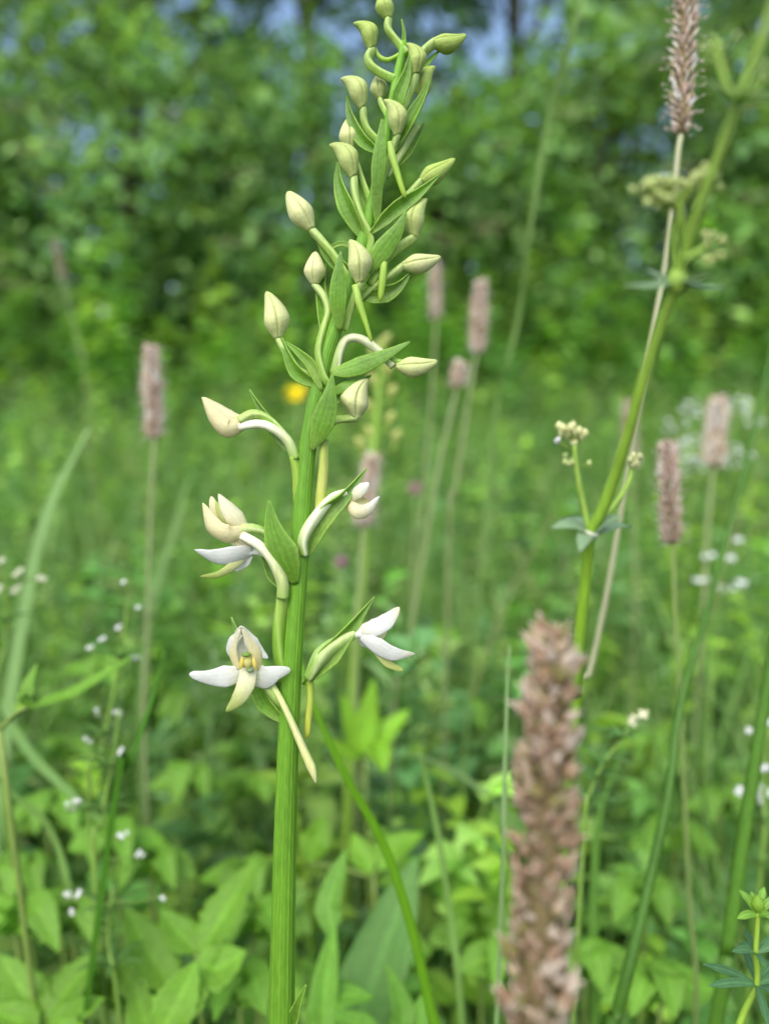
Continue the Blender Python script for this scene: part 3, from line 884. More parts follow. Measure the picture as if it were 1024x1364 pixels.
    petal('petal', [(464, 668, 0), (475, 666, 2), (484, 668, 2), (491, 667, 2)], [12, 18, 13, 5], [CREAMY, CREAMY, YELLOW], fl, cup=0.3)

    # front flower with spread white sepals and hanging lip
    fl = tube('flower', [(380, 942, -6), (366, 928, -10), (350, 905, -16), (335, 892, -24)], [6, 7, 7, 7], [lin(130, 170, 70), lin(170, 196, 110), lin(226, 230, 200)], root)
    petal('sepal', [(330, 886, -24), (328, 866, -22), (325, 850, -30), (321, 834, -44)], [26, 38, 30, 10], [lin(238, 234, 200), WHITE, WHITE, lin(244, 240, 220)], fl, cup=0.35, edge=WHITE)
    petal('petal', [(316, 892, -30), (309, 870, -34), (311, 854, -38), (320, 838, -46)], [9, 14, 12, 4], [lin(240, 232, 180), lin(242, 238, 200), lin(246, 242, 220)], fl, roll=0.5, cup=-0.3)
    petal('petal', [(344, 892, -30), (341, 872, -36), (334, 856, -40), (323, 838, -46)], [11, 15, 12, 4], [lin(240, 230, 170), lin(242, 236, 190), lin(246, 242, 220)], fl, roll=-0.4, cup=-0.3)
    petal('petal', [(327, 842, -42), (335, 856, -38), (344, 867, -32), (357, 877, -26)], [8, 18, 14, 3], [lin(246, 244, 226), WHITE, WHITE, WHITE], fl, roll=0.2, cup=-0.15)
    petal('petal', [(320, 844, -42), (311, 854, -38), (306, 866, -32), (307, 876, -26)], [8, 14, 11, 3], [lin(246, 244, 226), WHITE, WHITE], fl, roll=-0.2, cup=-0.15)
    petal('sepal', [(324, 897, -28), (300, 902, -32), (276, 903, -32), (252, 898, -26)], [20, 29, 19, 8], [lin(244, 242, 226), WHITE, WHITE, WHITE], fl, roll=0.15, cup=-0.18, wave=0.06)
    petal('sepal', [(336, 900, -28), (352, 903, -30), (368, 897, -28), (387, 892, -22)], [24, 34, 18, 8], [lin(244, 242, 226), WHITE, WHITE, WHITE], fl, roll=-0.15, cup=-0.18, wave=0.05)
    petal('lip', [(331, 890, -36), (327, 912, -44), (317, 932, -46), (301, 948, -38)], [22, 23, 18, 4], [lin(244, 240, 214), lin(240, 240, 200), lin(216, 222, 150), lin(186, 204, 110)], fl, cup=-0.3)
    cb = MB()
    cb.blob(O(328, 872, -44), UP, px(7), px(13), lin(150, 180, 90))
    cb.blob(O(322, 883, -44), UP + RIGHT * 0.15, px(17), px(6), lin(238, 222, 120))
    cb.blob(O(339, 884, -44), UP - RIGHT * 0.2, px(17), px(6), lin(238, 224, 130))
    cb.blob(O(330, 882, -40), UP, px(18), px(13), lin(232, 226, 150))
    cb.blob(O(333, 893, -43), UP, px(6), px(11), lin(150, 176, 130))
    cb.build('column', M_PETAL, fl, origin=base)
    tube('spur', [(334, 893, -22), (352, 902, -14), (368, 922, -16), (385, 955, -22), (404, 998, -24), (416, 1025, -24), (421, 1044, -22)], [5, 4, 4, 4.2, 5.2, 6, 2.5],
         [lin(226, 228, 190), lin(196, 208, 130), lin(206, 212, 140), lin(214, 216, 150), lin(206, 208, 136), lin(220, 218, 160)], fl)

    # right-hand flower seen from the side
    fl = tube('flower', [(455, 852, 0), (468, 846, -4), (482, 843, -6)], [6, 6, 6], [lin(180, 204, 120), lin(220, 228, 180), WHITE], root)
    petal('sepal', [(476, 838, -8), (496, 836, -14), (513, 828, -14), (532, 809, -10)], [10, 24, 22, 6], [lin(240, 240, 214), WHITE, WHITE, lin(242, 236, 208)], fl, roll=0.35, cup=-0.35)
    petal('petal', [(480, 842, -4), (494, 848, -2), (505, 846, 2), (516, 838, 4)], [12, 20, 15, 4], [CREAMY, CREAMY, lin(244, 240, 210)], fl, roll=-0.2, cup=0.3)
    petal('sepal', [(482, 847, -10), (503, 862, -18), (525, 872, -20), (553, 871, -16)], [12, 25, 19, 3], [WHITE, WHITE, WHITE, lin(244, 240, 220)], fl, roll=-0.3, cup=-0.2, wave=0.05)
    petal('sepal', [(480, 850, 0), (486, 856, 6), (492, 860, 12), (497, 868, 16)], [9, 14, 11, 3], [WHITE, WHITE, WHITE], fl, cup=-0.2)
    petal('lip', [(492, 856, -6), (505, 870, -8), (517, 884, -8), (537, 893, -6)], [9, 11, 10, 5], [lin(238, 238, 200), lin(222, 224, 150), lin(200, 212, 116)], fl, roll=0.3, cup=-0.3)
    col_b = MB()
    col_b.blob(O(484, 846, -6), RIGHT, px(14), px(11), lin(244, 244, 230))
    col_b.build('column', M_PETAL, fl, origin=base)
    # two broad basal leaves on the soil
    for dx, dy in ((-1, 0.35), (0.9, 0.5)):
        b = MB()
        d = norm([dx, dy, 0])
        b.leaf([base + d * 0.004 + np.array([0, 0, .008]), base + d * 0.05 + np.array([0, 0, .03]), base + d * 0.1 + np.array([0, 0, .032]), base + d * 0.14 + np.array([0, 0, .02])],
               [0.012, 0.042, 0.04, 0.004], [BRG * 1.1, BRG, BRG * .9], n=16, m=9, face=(0, 0, 1), cup=0.2)
        b.build('basal_leaf', M_BRACT, root, origin=base, thick=0.0005)
    return root


make_orchid()

# blurred second orchid further back
def far_orchid():
    d = 0.42
    pts = [Q(508, 455, d), Q(505, 520, d), Q(498, 600, d), Q(486, 740, d), Q(472, 900, d)]
    base = to_ground(pts[-1], -0.01, 0.0)
    root = thing('orchid', base, 'blurred green orchid in bud further back, right of the sharp orchid stem', 'orchid')
    b = MB()
    b.tube(pts + [base], [0.0012, 0.002, 0.0024, 0.0027, 0.003, 0.003], lin(140, 178, 70), n=24, m=8)
    b.build('stem', M_STEM, root, origin=base)
    for k, (x, y, sx) in enumerate([(514, 452, 1), (498, 470, -1), (518, 490, 1), (496, 505, -1), (522, 520, 1), (490, 540, -1), (520, 556, 1), (492, 575, -1), (480, 590, -1), (528, 580, 1), (502, 462, 1)]):
        b = MB()
        c = Q(x, y, d)
        b.blob(c, UP + RIGHT * sx * 0.6, 0.008, 0.005, lin(200, 206, 120))
        b.tube([c - UP * 0.003, Q(x - sx * 8, y + 24, d)], [0.0012, 0.0012], lin(150, 180, 80), n=4, m=6)
        b.build('bud', M_BUD, root, origin=base)


far_orchid()

# ------------------------------------------------------------------ timothy grass spikes
PINK = [lin(206, 184, 170), lin(218, 198, 186), lin(194, 170, 154), lin(184, 168, 136), lin(230, 216, 206)]
BROWN = [lin(176, 148, 122), lin(194, 172, 146), lin(150, 122, 92), lin(140, 134, 80), lin(206, 192, 174), lin(164, 134, 108)]


def spikelet_mesh(i):
    "one spikelet: two keeled glumes ending in short stiff horns, a pale floret between them"
    b = MB()
    c1 = BROWN[i % 6]
    c2 = BROWN[(i + 2) % 6]
    pale = lin(218, 200, 182)
    for sgn in (-1, 1):
        b.tube([(sgn * 0.05, 0, 0), (sgn * 0.17, 0.03, 0.3), (sgn * 0.22, 0.03, 0.68), (sgn * 0.2, 0.0, 1.0), (sgn * (0.32 + 0.05 * i), 0.0, 1.42)], [0.08, 0.24, 0.23, 0.12, 0.025],
               [lin(140, 134, 76), c2, c1, c1, pale], n=7, m=5, flat=1.5)
    b.blob((0, 0.05, 0.75), (0.1, 0, 1), 0.9, 0.2, lin(164, 158, 96) if i % 2 else pale, n=4, m=4)
    o = b.build('spikelet', M_SPIKE, None)
    me = o.data
    bpy.data.objects.remove(o)
    return me


SPK = [spikelet_mesh(i) for i in range(6)]


def spike_frames(ax_pts, radius, n, prof):
    c = spline(ax_pts, 60)
    out = []
    for k in range(n):
        t = (k + 0.5) / n
        i = t * 59
        i0 = min(int(i), 58)
        p = c[i0] * (1 - (i - i0)) + c[i0 + 1] * (i - i0)
        tg = norm(c[i0 + 1] - c[i0])
        s = norm(np.cross(tg, FWD))
        b = np.cross(tg, s)
        a = k * 2.39996 + random.uniform(-0.25, 0.25)
        rad = s * math.cos(a) + b * math.sin(a)
        r = radius * np.interp(t, np.linspace(0, 1, len(prof)), prof)
        out.append((p, tg, rad, r, t))
    return out


def timothy(label, head, width, stem, d, n=240, shade=1.0, group=None, individual=False, stem_col=None, tilt=0.9, tuft=1.0, ds=None):
    "head: pixel points bottom -> top; stem: pixel points from the head downwards"
    s = d / F
    hp = [Q(x, y, d) for x, y in head]
    ds = ds or [d] * len(stem)
    sp = [Q(x, y, dd) for (x, y), dd in zip(stem, ds)]
    base = to_ground(sp[-1], (sp[-1] - sp[0])[0] * 0.15, 0)
    root = thing('timothy_grass', base, label, 'grass spike', group)
    b = MB()
    sc = stem_col if stem_col is not None else lin(164, 178, 122)
    r0 = max(0.0008, width * s * 0.10)
    b.tube([hp[0]] + sp + [base], [r0, r0, r0 * 1.1, r0 * 1.2], [sc, sc, sc * 0.85, lin(120, 150, 80)], n=30, m=8)
    b.build('stem', M_GRASS, root, origin=base)
    core = MB()
    prof = [0.85, 1, 1, 1, 0.97, 0.9, 0.7, 0.3]
    if not individual:
        prof = [random.uniform(.6, .85)] + [random.uniform(.85, 1.06) for _ in range(5)] + [random.uniform(.6, .85), random.uniform(.25, .4)]
    R = width * s / 2
    core.tube(hp, [R * (0.52 if individual else 0.5) * p for p in prof], lin(136, 122, 84) * shade, n=20, m=8)
    L = R * 0.62 * tuft
    frames = spike_frames(hp, R, n, prof)
    if individual:
        core_o = core.build('seed_head', M_SPIKE, root, origin=base)
        for p, tg, rad, r, t in frames:
            z = norm(rad * random.uniform(0.25, 1.0) * tilt + tg * random.uniform(0.6, 1.1) + np.cross(tg, rad) * random.uniform(-0.8, 0.8))
            xx = norm(np.cross(tg, z) + z * 0)
            a = random.uniform(-1.5, 1.5)
            yy = np.cross(z, xx)
            x2 = xx * math.cos(a) + yy * math.sin(a)
            y2 = np.cross(z, x2)
            ln = L * random.choice([0.65, 0.8, 0.95, 1.1, 1.3]) * random.uniform(0.9, 1.1)
            o = bpy.data.objects.new('spikelet', random.choice(SPK))
            col.objects.link(o)
            o.parent = core_o
            from mathutils import Matrix
            m = Matrix(((x2[0] * ln, y2[0] * ln, z[0] * ln, 0), (x2[1] * ln, y2[1] * ln, z[1] * ln, 0), (x2[2] * ln, y2[2] * ln, z[2] * ln, 0), (0, 0, 0, 1)))
            m.translation = Vector(p + rad * r * random.uniform(0.42, 0.78) - base)
            o.matrix_local = m
    else:
        for p, tg, rad, r, t in frames:
            z = norm(rad * 0.85 + tg * random.uniform(0.5, 1.2))
            c = np.clip(PINK[random.randrange(5)] * shade * random.uniform(0.85, 1.3), 0, .8)
            q_ = random.uniform(0.75, 1.35)
            q = p + rad * r * 0.42
            core.tube([q, q + z * L * 0.5 * q_ + rad * L * 0.1, q + z * L * 1.15 * q_], [L * 0.14, L * 0.24, L * 0.04], [c * 0.9, c, c * 1.1], n=4, m=5)
        for p, tg, rad, r, t in frames[::3]:
            q = p + rad * r * 0.8
            e = q + norm(rad + tg * random.uniform(-.4, .7) + UP * random.uniform(-.3, .1)) * R * random.uniform(.35, .8)
            core.tube([q, e], [R * .02, R * .02], lin(214, 206, 190), n=2, m=3)
            core.blob(e, RIGHT + UP * random.uniform(-1, 1), R * .3, R * .11, lin(226, 214, 204) * random.uniform(.8, 1), n=4, m=4)
        so = core.build('seed_head', M_SPIKE, root, origin=base)
        so['kind'] = 'stuff'
    return root


TG = 'pinkish timothy spikes in the meadow'
timothy('large brown pink timothy spike with loose spikelets beside the orchid', [(708, 1560), (714, 1400), (719, 1250), (726, 1050), (731, 940), (733, 850)], 90,
        [(706, 1600), (704, 1800)], 0.099, n=290, individual=True, tuft=0.80, tilt=0.8)
timothy('tall beige timothy spike on a pale stalk above the leafy bedstraw stem', [(907, 178), (910, 90), (914, 0), (918, -70)], 40,
        [(905, 185), (898, 250), (886, 350), (868, 450), (848, 560), (832, 650), (812, 770), (785, 900), (760, 1000)], 0.215, n=300, stem_col=lin(196, 198, 160), tuft=0.8, ds=[.215, .215, .22, .22, .225, .23, .235, .24, .245])
timothy('slim brown timothy spike standing between two leaning green stems', [(894, 724), (891, 660), (889, 592)], 31, [(896, 735), (900, 830), (906, 930), (911, 1050), (918, 1200), (926, 1364)], 0.27, n=280, shade=0.92, stem_col=lin(150, 172, 100))
timothy('single pink timothy spike standing alone in the meadow, left of the orchid', [(206, 584), (204, 530), (201, 464)], 29, [(205, 600), (200, 700), (196, 850), (193, 1000)], 0.36, n=260, shade=1.08)
timothy('rosy timothy spike on the tallest stalk of the group right of the orchid', [(635, 470), (638, 430), (640, 376)], 25, [(633, 480), (620, 560), (605, 660), (598, 720)], 0.42, n=220, shade=1.08)
timothy('thin rosy timothy spike close behind the right-hand orchid buds', [(580, 425), (580, 390), (579, 350)], 18, [(580, 440), (573, 560), (560, 690), (550, 760)], 0.5, n=180, shade=1.05)
timothy('short pink timothy spike bent below the taller ones', [(609, 517), (611, 500), (614, 484)], 25, [(606, 528), (585, 620), (562, 750), (540, 880), (525, 950)], 0.4, n=90, shade=1.12)
timothy('pink timothy spike just behind the small opening orchid flower', [(484, 702), (489, 660), (497, 608)], 29, [(483, 715), (478, 800), (474, 860)], 0.4, n=220, shade=1.1)
timothy('whitish pink timothy spike in front of small white blossoms', [(950, 622), (953, 580), (957, 532)], 31, [(949, 630), (940, 740), (935, 850)], 0.45, n=220, shade=1.25)
timothy('faint pale timothy spike half hidden behind the leaning bedstraw stem', [(843, 622), (840, 580), (836, 536)], 19, [(843, 630), (845, 740), (846, 830)], 0.55, n=180, shade=1.1)
timothy('far brownish timothy spike in front of the hedge', [(84, 372), (80, 350), (73, 320)], 12, [(85, 380), (105, 460), (115, 520)], 0.8, n=90, shade=0.8)

# ------------------------------------------------------------------ tall leaning bedstraw stem with whorls and bud clusters
def whorl(root, base, c, axis, n, length, width, colr, droop=0.0, up=0.3, start=0.0, name='leaf'):
    a = norm(axis)
    s = norm(np.cross(a, FWD))
    b = np.cross(a, s)
    for k in range(n):
        th = start + k * 2 * math.pi / n
        d = s * math.cos(th) + b * math.sin(th)
        L = length * random.uniform(0.8, 1.15)
        tip = c + d * L + a * L * up
        mid = c + d * L * 0.5 + a * L * (up * 0.5 + 0.12)
        m = MB()
        cc = colr * random.uniform(0.85, 1.15)
        m.leaf([c, mid, tip], [width * .4, width, width * 0.9, width * .08], [cc, cc, cc], n=10, m=5, face=a + d * 0.2, cup=0.25, rib=cc * 1.25)
        m.build(name, M_LEAF, root, origin=base, thick=0.0002)


def bud_cluster(root, base, c, spread, n, size, colr, stalk_from):
    m = MB()
    for k in range(n):
        p = c + RIGHT * random.gauss(0, spread) + UP * random.gauss(0, spread * 0.6) + FWD * random.gauss(0, spread)
        m.tube([stalk_from, p], [size * .12, size * .1], lin(150, 180, 80), n=3, m=4)
        m.blob(p, UP + RIGHT * random.uniform(-.5, .5), size * 1.2, size, colr * random.uniform(0.85, 1.1), n=5, m=6)
    m.build('bud_cluster', M_BLOOM, root, origin=base)


def bedstraw():
    Q = lambda x, y, d: globals()['Q'](x, y, d * 0.93)
    pp = [(1050, -60, .090), (1012, 60, .094), (985, 130, .097), (955, 212, .101), (925, 295, .106), (903, 372, .111), (880, 432, .115), (855, 512, .12), (830, 600, .126), (805, 675, .131), (786, 712, .134), (780, 770, .137), (772, 850, .14), (765, 930, .143), (758, 1050, .147)]
    pts = [Q(*p) for p in pp]
    base = to_ground(pts[-1], -0.008, 0.01)
    root = thing('bedstraw', base, 'tall bright green bedstraw stem leaning right with leaf whorls and pale bud clusters', 'wild plant')
    b = MB()
    b.tube(pts + [base], [0.0005, .0006, 0.0007, .0008, 0.0009, .00095, .00095, .00095, .001], [lin(150, 180, 84), lin(140, 176, 60), lin(124, 168, 40), lin(112, 158, 40)], n=60, m=16, k=4, a=0.1)
    b.build('stem', M_STEM, root, origin=base)
    BL = lin(150, 178, 140)
    nd = Q(786, 712, .134)
    b = MB(); b.blob(nd, UP, 0.0022, 0.0028, lin(196, 196, 176)); b.build('node', M_STEM, root, origin=base)
    for tip, w in [((735, 703, .131), .0033), ((752, 690, .141), .0027), ((840, 702, .141), .0033), ((828, 690, .131), .0027), ((772, 735, .128), .0027)]:
        m = MB(); t = Q(*tip)
        m.leaf([nd, (nd + t) / 2 + UP * 0.001, t], [w * .4, w, w * .8, w * .1], [BL, BL, BL], n=10, m=5, face=UP - FWD * 0.6, cup=0.131); m.build('leaf', M_LEAF, root, origin=base, thick=.0002)
    # side branch with round bud head
    def branch(ps, r=0.0005, c=lin(140, 172, 70)):
        m = MB(); m.tube(ps, [r, r, r * .8], c, n=14, m=7); m.build('branch', M_STEM, root, origin=base)
    branch([nd, Q(774, 660, .134), Q(768, 625, .134), Q(765, 592, .134)])
    bud_cluster(root, base, Q(765, 578, .134), 0.0010, 16, 0.0013, lin(232, 232, 170), Q(766, 592, .134))
    bud_cluster(root, base, Q(760, 612, .134), 0.0009, 6, 0.0010, lin(200, 214, 140), Q(767, 622, .134))
    bud_cluster(root, base, Q(742, 586, .134), 0.0004, 3, 0.0009, WHITE, Q(766, 605, .134))
    branch([nd, Q(820, 670, .135), Q(838, 640, .137), Q(842, 618, .137)])
    bud_cluster(root, base, Q(842, 614, .137), 0.0007, 9, 0.0011, lin(220, 224, 160), Q(842, 622, .137))
    n2 = Q(903, 372, .111)
    b = MB(); b.blob(n2, UP, 0.004, 0.003, lin(150, 182, 76)); b.build('node', M_STEM, root, origin=base)
    for tip, w in [((832, 380, .111), .0025), ((862, 358, .114), .0021), ((965, 382, .111), .0025), ((945, 365, .106), .0021)]:
        m = MB(); t = Q(*tip)
        m.leaf([n2, (n2 + t) / 2 - UP * .0005, t], [w * .4, w, w * .8, w * .1], [BL, BL, BL], n=10, m=5, face=UP - FWD * 0.6, cup=0.131); m.build('leaf', M_LEAF, root, origin=base, thick=.0002)
    branch([n2, Q(897, 320, .109), Q(905, 280, .107), Q(908, 258, .107)], .0004)
    branch([n2, Q(912, 330, .109), Q(906, 280, .107), Q(898, 262, .107)], .0005)
    for cx, cy in ((868, 250), (890, 244), (918, 250), (938, 240), (880, 265), (932, 232)):
        bud_cluster(root, base, Q(cx, cy, .107), 0.0009, 14, 0.0010, lin(206, 218, 140), Q(900, 280, .107))
    branch([Q(912, 345, .107), Q(930, 335, .107), Q(943, 325, .107)], .0005)
    bud_cluster(root, base, Q(946, 318, .107), 0.0008, 8, 0.0010, lin(212, 220, 146), Q(940, 330, .107))
    bud_cluster(root, base, Q(950, 345, .107), 0.0007, 6, 0.0009, lin(206, 216, 140), Q(930, 345, .107))
    n3 = Q(980, 142, .0975)
    whorl(root, base, n3, pts[0] - pts[4], 6, 0.0055, .0014, lin(140, 172, 104), start=0.4)
    branch([n3, Q(966, 110, .0975), Q(958, 80, .0975), Q(954, 55, .0975)], .0004)
    bud_cluster(root, base, Q(960, 62, .0975), 0.0012, 7, 0.0008, lin(190, 210, 136), Q(960, 85, .0975))
    branch([n3, Q(1005, 120, .0975), Q(1016, 100, .0975)], .0004)
    bud_cluster(root, base, Q(1018, 92, .0975), 0.0009, 5, 0.0008, lin(190, 210, 136), Q(1014, 105, .0975))


bedstraw()


def cleavers():
    d = 0.172
    n1, n2 = Q(1007, 1312, d), Q(1009, 1220, d)
    mid = Q(1006, 1270, d)
    low = Q(985, 1364, d)
    base = to_ground(Q(950, 1500, d), -0.005, 0.01)
    root = thing('cleavers', base, 'blue green cleavers tip with sharp pointed leaf whorls growing by the leaning stems', 'wild plant')
    b = MB()
    b.tube([base, Q(950, 1500, d), low, n1, mid, n2, Q(1010, 1195, d)], [.0016, .0015, .0013, .0010, .0007, .0006, .0004], [lin(124, 162, 50), lin(140, 176, 60), lin(150, 182, 66)], n=40, m=12, k=4, a=.12)
    b.build('stem', M_STEM, root, origin=base)
    BL = lin(92, 136, 88)

    def lf(c, tips, w, colr=BL):
        for t in tips:
            p = Q(t[0], t[1], d + t[2])
            m = MB(); cc = colr * random.uniform(.88, 1.12)
            m.leaf([c, (c * .55 + p * .45) + UP * .0006, (c * .2 + p * .8) + UP * .0003, p], [w * .3, w, w * .95, w * .05], [cc * 1.1, cc, cc, cc], n=14, m=7, face=UP * .55 - FWD * .7, cup=.3, rib=cc * 1.5, edge=cc * 1.25)
            m.build('leaf', M_LEAF, root, origin=base, thick=.00022)
    lf(n1, [(936, 1285, -.004), (944, 1314, -.008), (1022, 1366, -.010), (1058, 1300, -.003), (1050, 1340, .004), (1040, 1275, .006), (990, 1262, .008)], .0018)
    lf(mid, [(984, 1258, .004), (992, 1240, .006), (1020, 1290, -.006), (1045, 1262, .0), (1040, 1245, .004), (975, 1268, -.004)], .0016)
    lf(n2, [(984, 1186, .001), (982, 1224, -.002), (1000, 1188, .004), (1035, 1195, .0), (1030, 1225, -.004), (1018, 1182, .003)], .0016, lin(128, 170, 70))
    m = MB(); m.blob(Q(1009, 1205, d), UP, .004, .003, lin(140, 180, 60)); m.build('leaf_bud', M_LEAF, root, origin=base)


cleavers()

def small_bedstraw(label, d, stem_px, flower_px, leaf_nodes, fsize, fcol, hazy=False, leaf_len=.012, lw=.0024, colr=lin(104, 146, 70)):
    sp = [Q(x, y, d) for x, y in stem_px]
    base = to_ground(sp[-1], 0, .01)
    root = thing('white_bedstraw', base, label, 'wild plant')
    b = MB(); b.tube(sp + [base], [.0004, .0007, .0009, .001], lin(126, 160, 70), n=30, m=7); b.build('stem', M_STEM, root, origin=base)
    arr = spline(sp, 40)
    for (x, y) in leaf_nodes:
        p = Q(x, y, d); i = int(np.argmin(np.linalg.norm(arr - p, axis=1)))
        whorl(root, base, arr[i], UP, 6, leaf_len, lw, colr, up=.25, start=random.random())
    for (x, y) in flower_px:
        p = Q(x, y, d + random.uniform(-.01, .01))
        low_i = [i for i in range(len(arr)) if arr[i][2] < p[2] - .004] or [len(arr) - 1]
        i = min(low_i, key=lambda i: np.linalg.norm(arr[i] - p))
        m = MB()
        m.tube([arr[i], (arr[i] + p) / 2 - UP * .001, p], [.0004, .0003, .0003], lin(126, 158, 76), n=8, m=5)
        for q in range(random.randint(7, 11) if hazy else random.randint(2, 4)):
            c = p + RIGHT * random.gauss(0, fsize * (1.5 if hazy else .6)) + UP * random.gauss(0, fsize * (1.0 if hazy else .35)) + FWD * random.gauss(0, fsize * .5)
            f = norm(UP * .7 - FWD * .7 + RIGHT * random.uniform(-.5, .5))
            s1 = norm(np.cross(f, RIGHT)); s2 = np.cross(f, s1)
            m.tube([p - UP * .002, c], [.0002, .0002], lin(150, 170, 110), n=2, m=4)
            for k in range(4):
                a = k * 1.5708 + .4
                dr = s1 * math.cos(a) + s2 * math.sin(a)
                m.leaf([c, c + dr * fsize * .35, c + dr * fsize * .62], [fsize * .3, fsize * .5, fsize * .1], [fcol * .95, fcol], n=4, m=3, face=f, cup=.2)
        m.build('flower_head', M_BLOOM, root, origin=base)
    return root


small_bedstraw('thin wild stem with tiny white blossoms rising past the serrated leaf', .27, [(170, 770), (165, 850), (150, 930), (135, 1000), (120, 1100)],
               [(165, 775), (183, 808), (162, 836), (137, 850), (120, 862), (182, 876)], [(160, 880), (140, 980)], .0014, WHITE)
small_bedstraw('thin wild stem with tiny white blossoms beside the dark upright blade', .26, [(160, 945), (150, 1010), (135, 1100), (128, 1180)],
               [(157, 950), (162, 1003), (130, 948), (118, 985), (100, 1068), (92, 1075), (160, 1114), (184, 1138)], [(150, 1020), (138, 1080)], .0014, WHITE)
small_bedstraw('low wild stem with tiny white blossoms above the serrated leaves', .25, [(150, 1180), (145, 1260), (160, 1364)],
               [(104, 1190), (92, 1192), (100, 1214), (214, 1194)], [(148, 1215), (146, 1290)], .0013, WHITE)
small_bedstraw('feathery wild stem with pale cream blossoms by the pale blurred blades', .3, [(5, 760), (8, 850), (0, 1000)],
               [(5, 748), (25, 763), (48, 768), (0, 783), (15, 785)], [(8, 830)], .0026, lin(220, 222, 190))
small_bedstraw('bushy wild plant with white blossoms behind the whitish timothy spike', .5, [(930, 575), (925, 640), (915, 760)],
               [(905, 560), (925, 545), (940, 590), (930, 610), (955, 605), (915, 590), (980, 600), (1000, 555), (985, 545), (965, 620)], [(925, 650), (920, 700)], .0034, lin(214, 222, 210), hazy=True)
small_bedstraw('loose stem of round white blossoms between the leaning green stems', .45, [(960, 735), (955, 830), (945, 950)],
               [(945, 738), (982, 720), (970, 745), (935, 774), (978, 776), (962, 780)], [(955, 850)], .0036, lin(238, 242, 236))
small_bedstraw('upright stem with white blossoms behind the thick leaning stem', .28, [(1020, 960), (1018, 1050), (1010, 1200)],
               [(1002, 970), (1022, 955), (1020, 1020), (988, 1052), (1022, 1050), (1010, 1060)], [(1018, 1090), (1014, 1150)], .0026, WHITE)
small_bedstraw('small fine-leaved wild plant with one cream bud beside the large timothy spike', .25, [(848, 955), (828, 985), (805, 1015), (785, 1060), (775, 1150)],
               [(850, 953)], [(828, 985), (805, 1015), (795, 1040), (785, 1070)], .0032, lin(232, 230, 190), leaf_len=.010, lw=.0022, colr=lin(110, 156, 84))

# ------------------------------------------------------------------ single grass blades and stems
def blade(label, pts, width, d, colr, name='tall_grass', cat='grass', prof=(0.9, 1, 1, 0.9, 0.7, 0.15), roll=0.3, cup=0.3, group=None, tubular=False, dd=None):
    "pts from the lowest visible pixel up to the tip"
    s = d / F
    dd = dd or [d] * len(pts)
    wp = [Q(x, y, q) for (x, y), q in zip(pts, dd)]
    dv = wp[0] - wp[1]
    base = to_ground(wp[0], float(np.clip(dv[0] / max(-dv[2], 1e-3) * wp[0][2] * .6, -.09, .09)), .0)
    m = MB()
    if tubular:
        m.tube([base] + wp, [width * s * .5 * p for p in prof], [colr * .9, colr, colr * 1.05], n=36, m=10, k=3, a=.05)
        o = m.build(name, M_STEM, None, origin=base)
    else:
        m.leaf([base] + wp, [width * s * p for p in prof], [colr * .85, colr, colr * 1.05], n=34, m=5, roll=roll, cup=cup, rib=colr * 1.2)
        o = m.build(name, M_GRASS, None, origin=base, thick=.0002)
    return tag(o, label, cat, group)


blade('broad bright green grass blade sweeping up to the orchid stem', [(622, 1520), (580, 1364), (548, 1230), (510, 1120), (462, 1035), (418, 940), (400, 880)], 19, .215, lin(112, 166, 34), roll=[0.2, 0.2, 0.7, 0.5, 0.3])
blade('pale narrow grass blade between the bright blade and the large spike', [(615, 1364), (600, 1220), (583, 1110), (566, 1030), (558, 1000)], 10, .27, lin(128, 166, 84), prof=(1, 1, 1, .9, .8, .3))
blade('pale grass blade arching over to the right behind the large spike', [(740, 1230), (705, 1130), (665, 1075), (615, 1033), (565, 1010), (522, 1002)], 9, .34, lin(138, 168, 108), prof=(.6, .8, 1, 1, 1, .7, .1))
blade('dark upright grass blade beside the tiny white blossoms', [(150, 1090), (168, 1030), (190, 970), (208, 915), (220, 866)], 10, .235, lin(72, 122, 30), prof=(.6, .8, 1, 1, .8, .2))
blade('wide pale blurred grass blade at the edge of the meadow view', [(-5, 1100), (8, 980), (28, 850), (62, 690), (120, 568)], 24, .4, lin(136, 172, 104))
blade('pale drooping blade crossing low beside the serrated leaf', [(-60, 1000), (0, 960), (50, 1015), (100, 1062), (140, 1100)], 15, .3, lin(120, 160, 84), prof=(.6, .9, 1, 1, .8, .3))
blade('pale straight blade slanting through the lower herbs', [(110, 1250), (70, 1110), (20, 1060), (-40, 1010)], 12, .3, lin(126, 164, 84))
blade('faint long grass blade behind the lone pink spike', [(190, 1000), (200, 820), (235, 700), (250, 640)], 14, .5, lin(126, 160, 92))
blade('tall pale grass stalk with a joint rising before the hedge', [(655, 600), (675, 490), (692, 415), (705, 312), (730, 160), (760, 50), (790, -40)], 12, .34, lin(132, 166, 92), prof=(.45, .45, .5, .55, .6, .7, .8, .6), dd=[.42, .40, .39, .37, .35, .33, .32], roll=.2)
blade('long dark green grass stem curving right, crossing the slim brown spike stalk', [(800, 1420), (818, 1364), (838, 1290), (864, 1180), (890, 1060), (908, 930), (945, 800), (985, 650), (1024, 480), (1040, 380)], 17, .22, lin(70, 110, 34), tubular=True, name='tall_grass', cat='grass', prof=(1.1, 1.1, 1.05, .95, .8, .65, .55, .5, .4, .3), dd=[.22, .22, .22, .225, .23, .24, .26, .28, .3, .32])
blade('thick green leaning stem behind the cleavers tip', [(953, 1364), (968, 1270), (985, 1150), (1005, 1020), (1024, 900), (1050, 760)], 19, .22, lin(80, 122, 38), tubular=True, name='tall_grass', cat='grass', prof=(1, 1, 1, .95, .9, .8, .7))
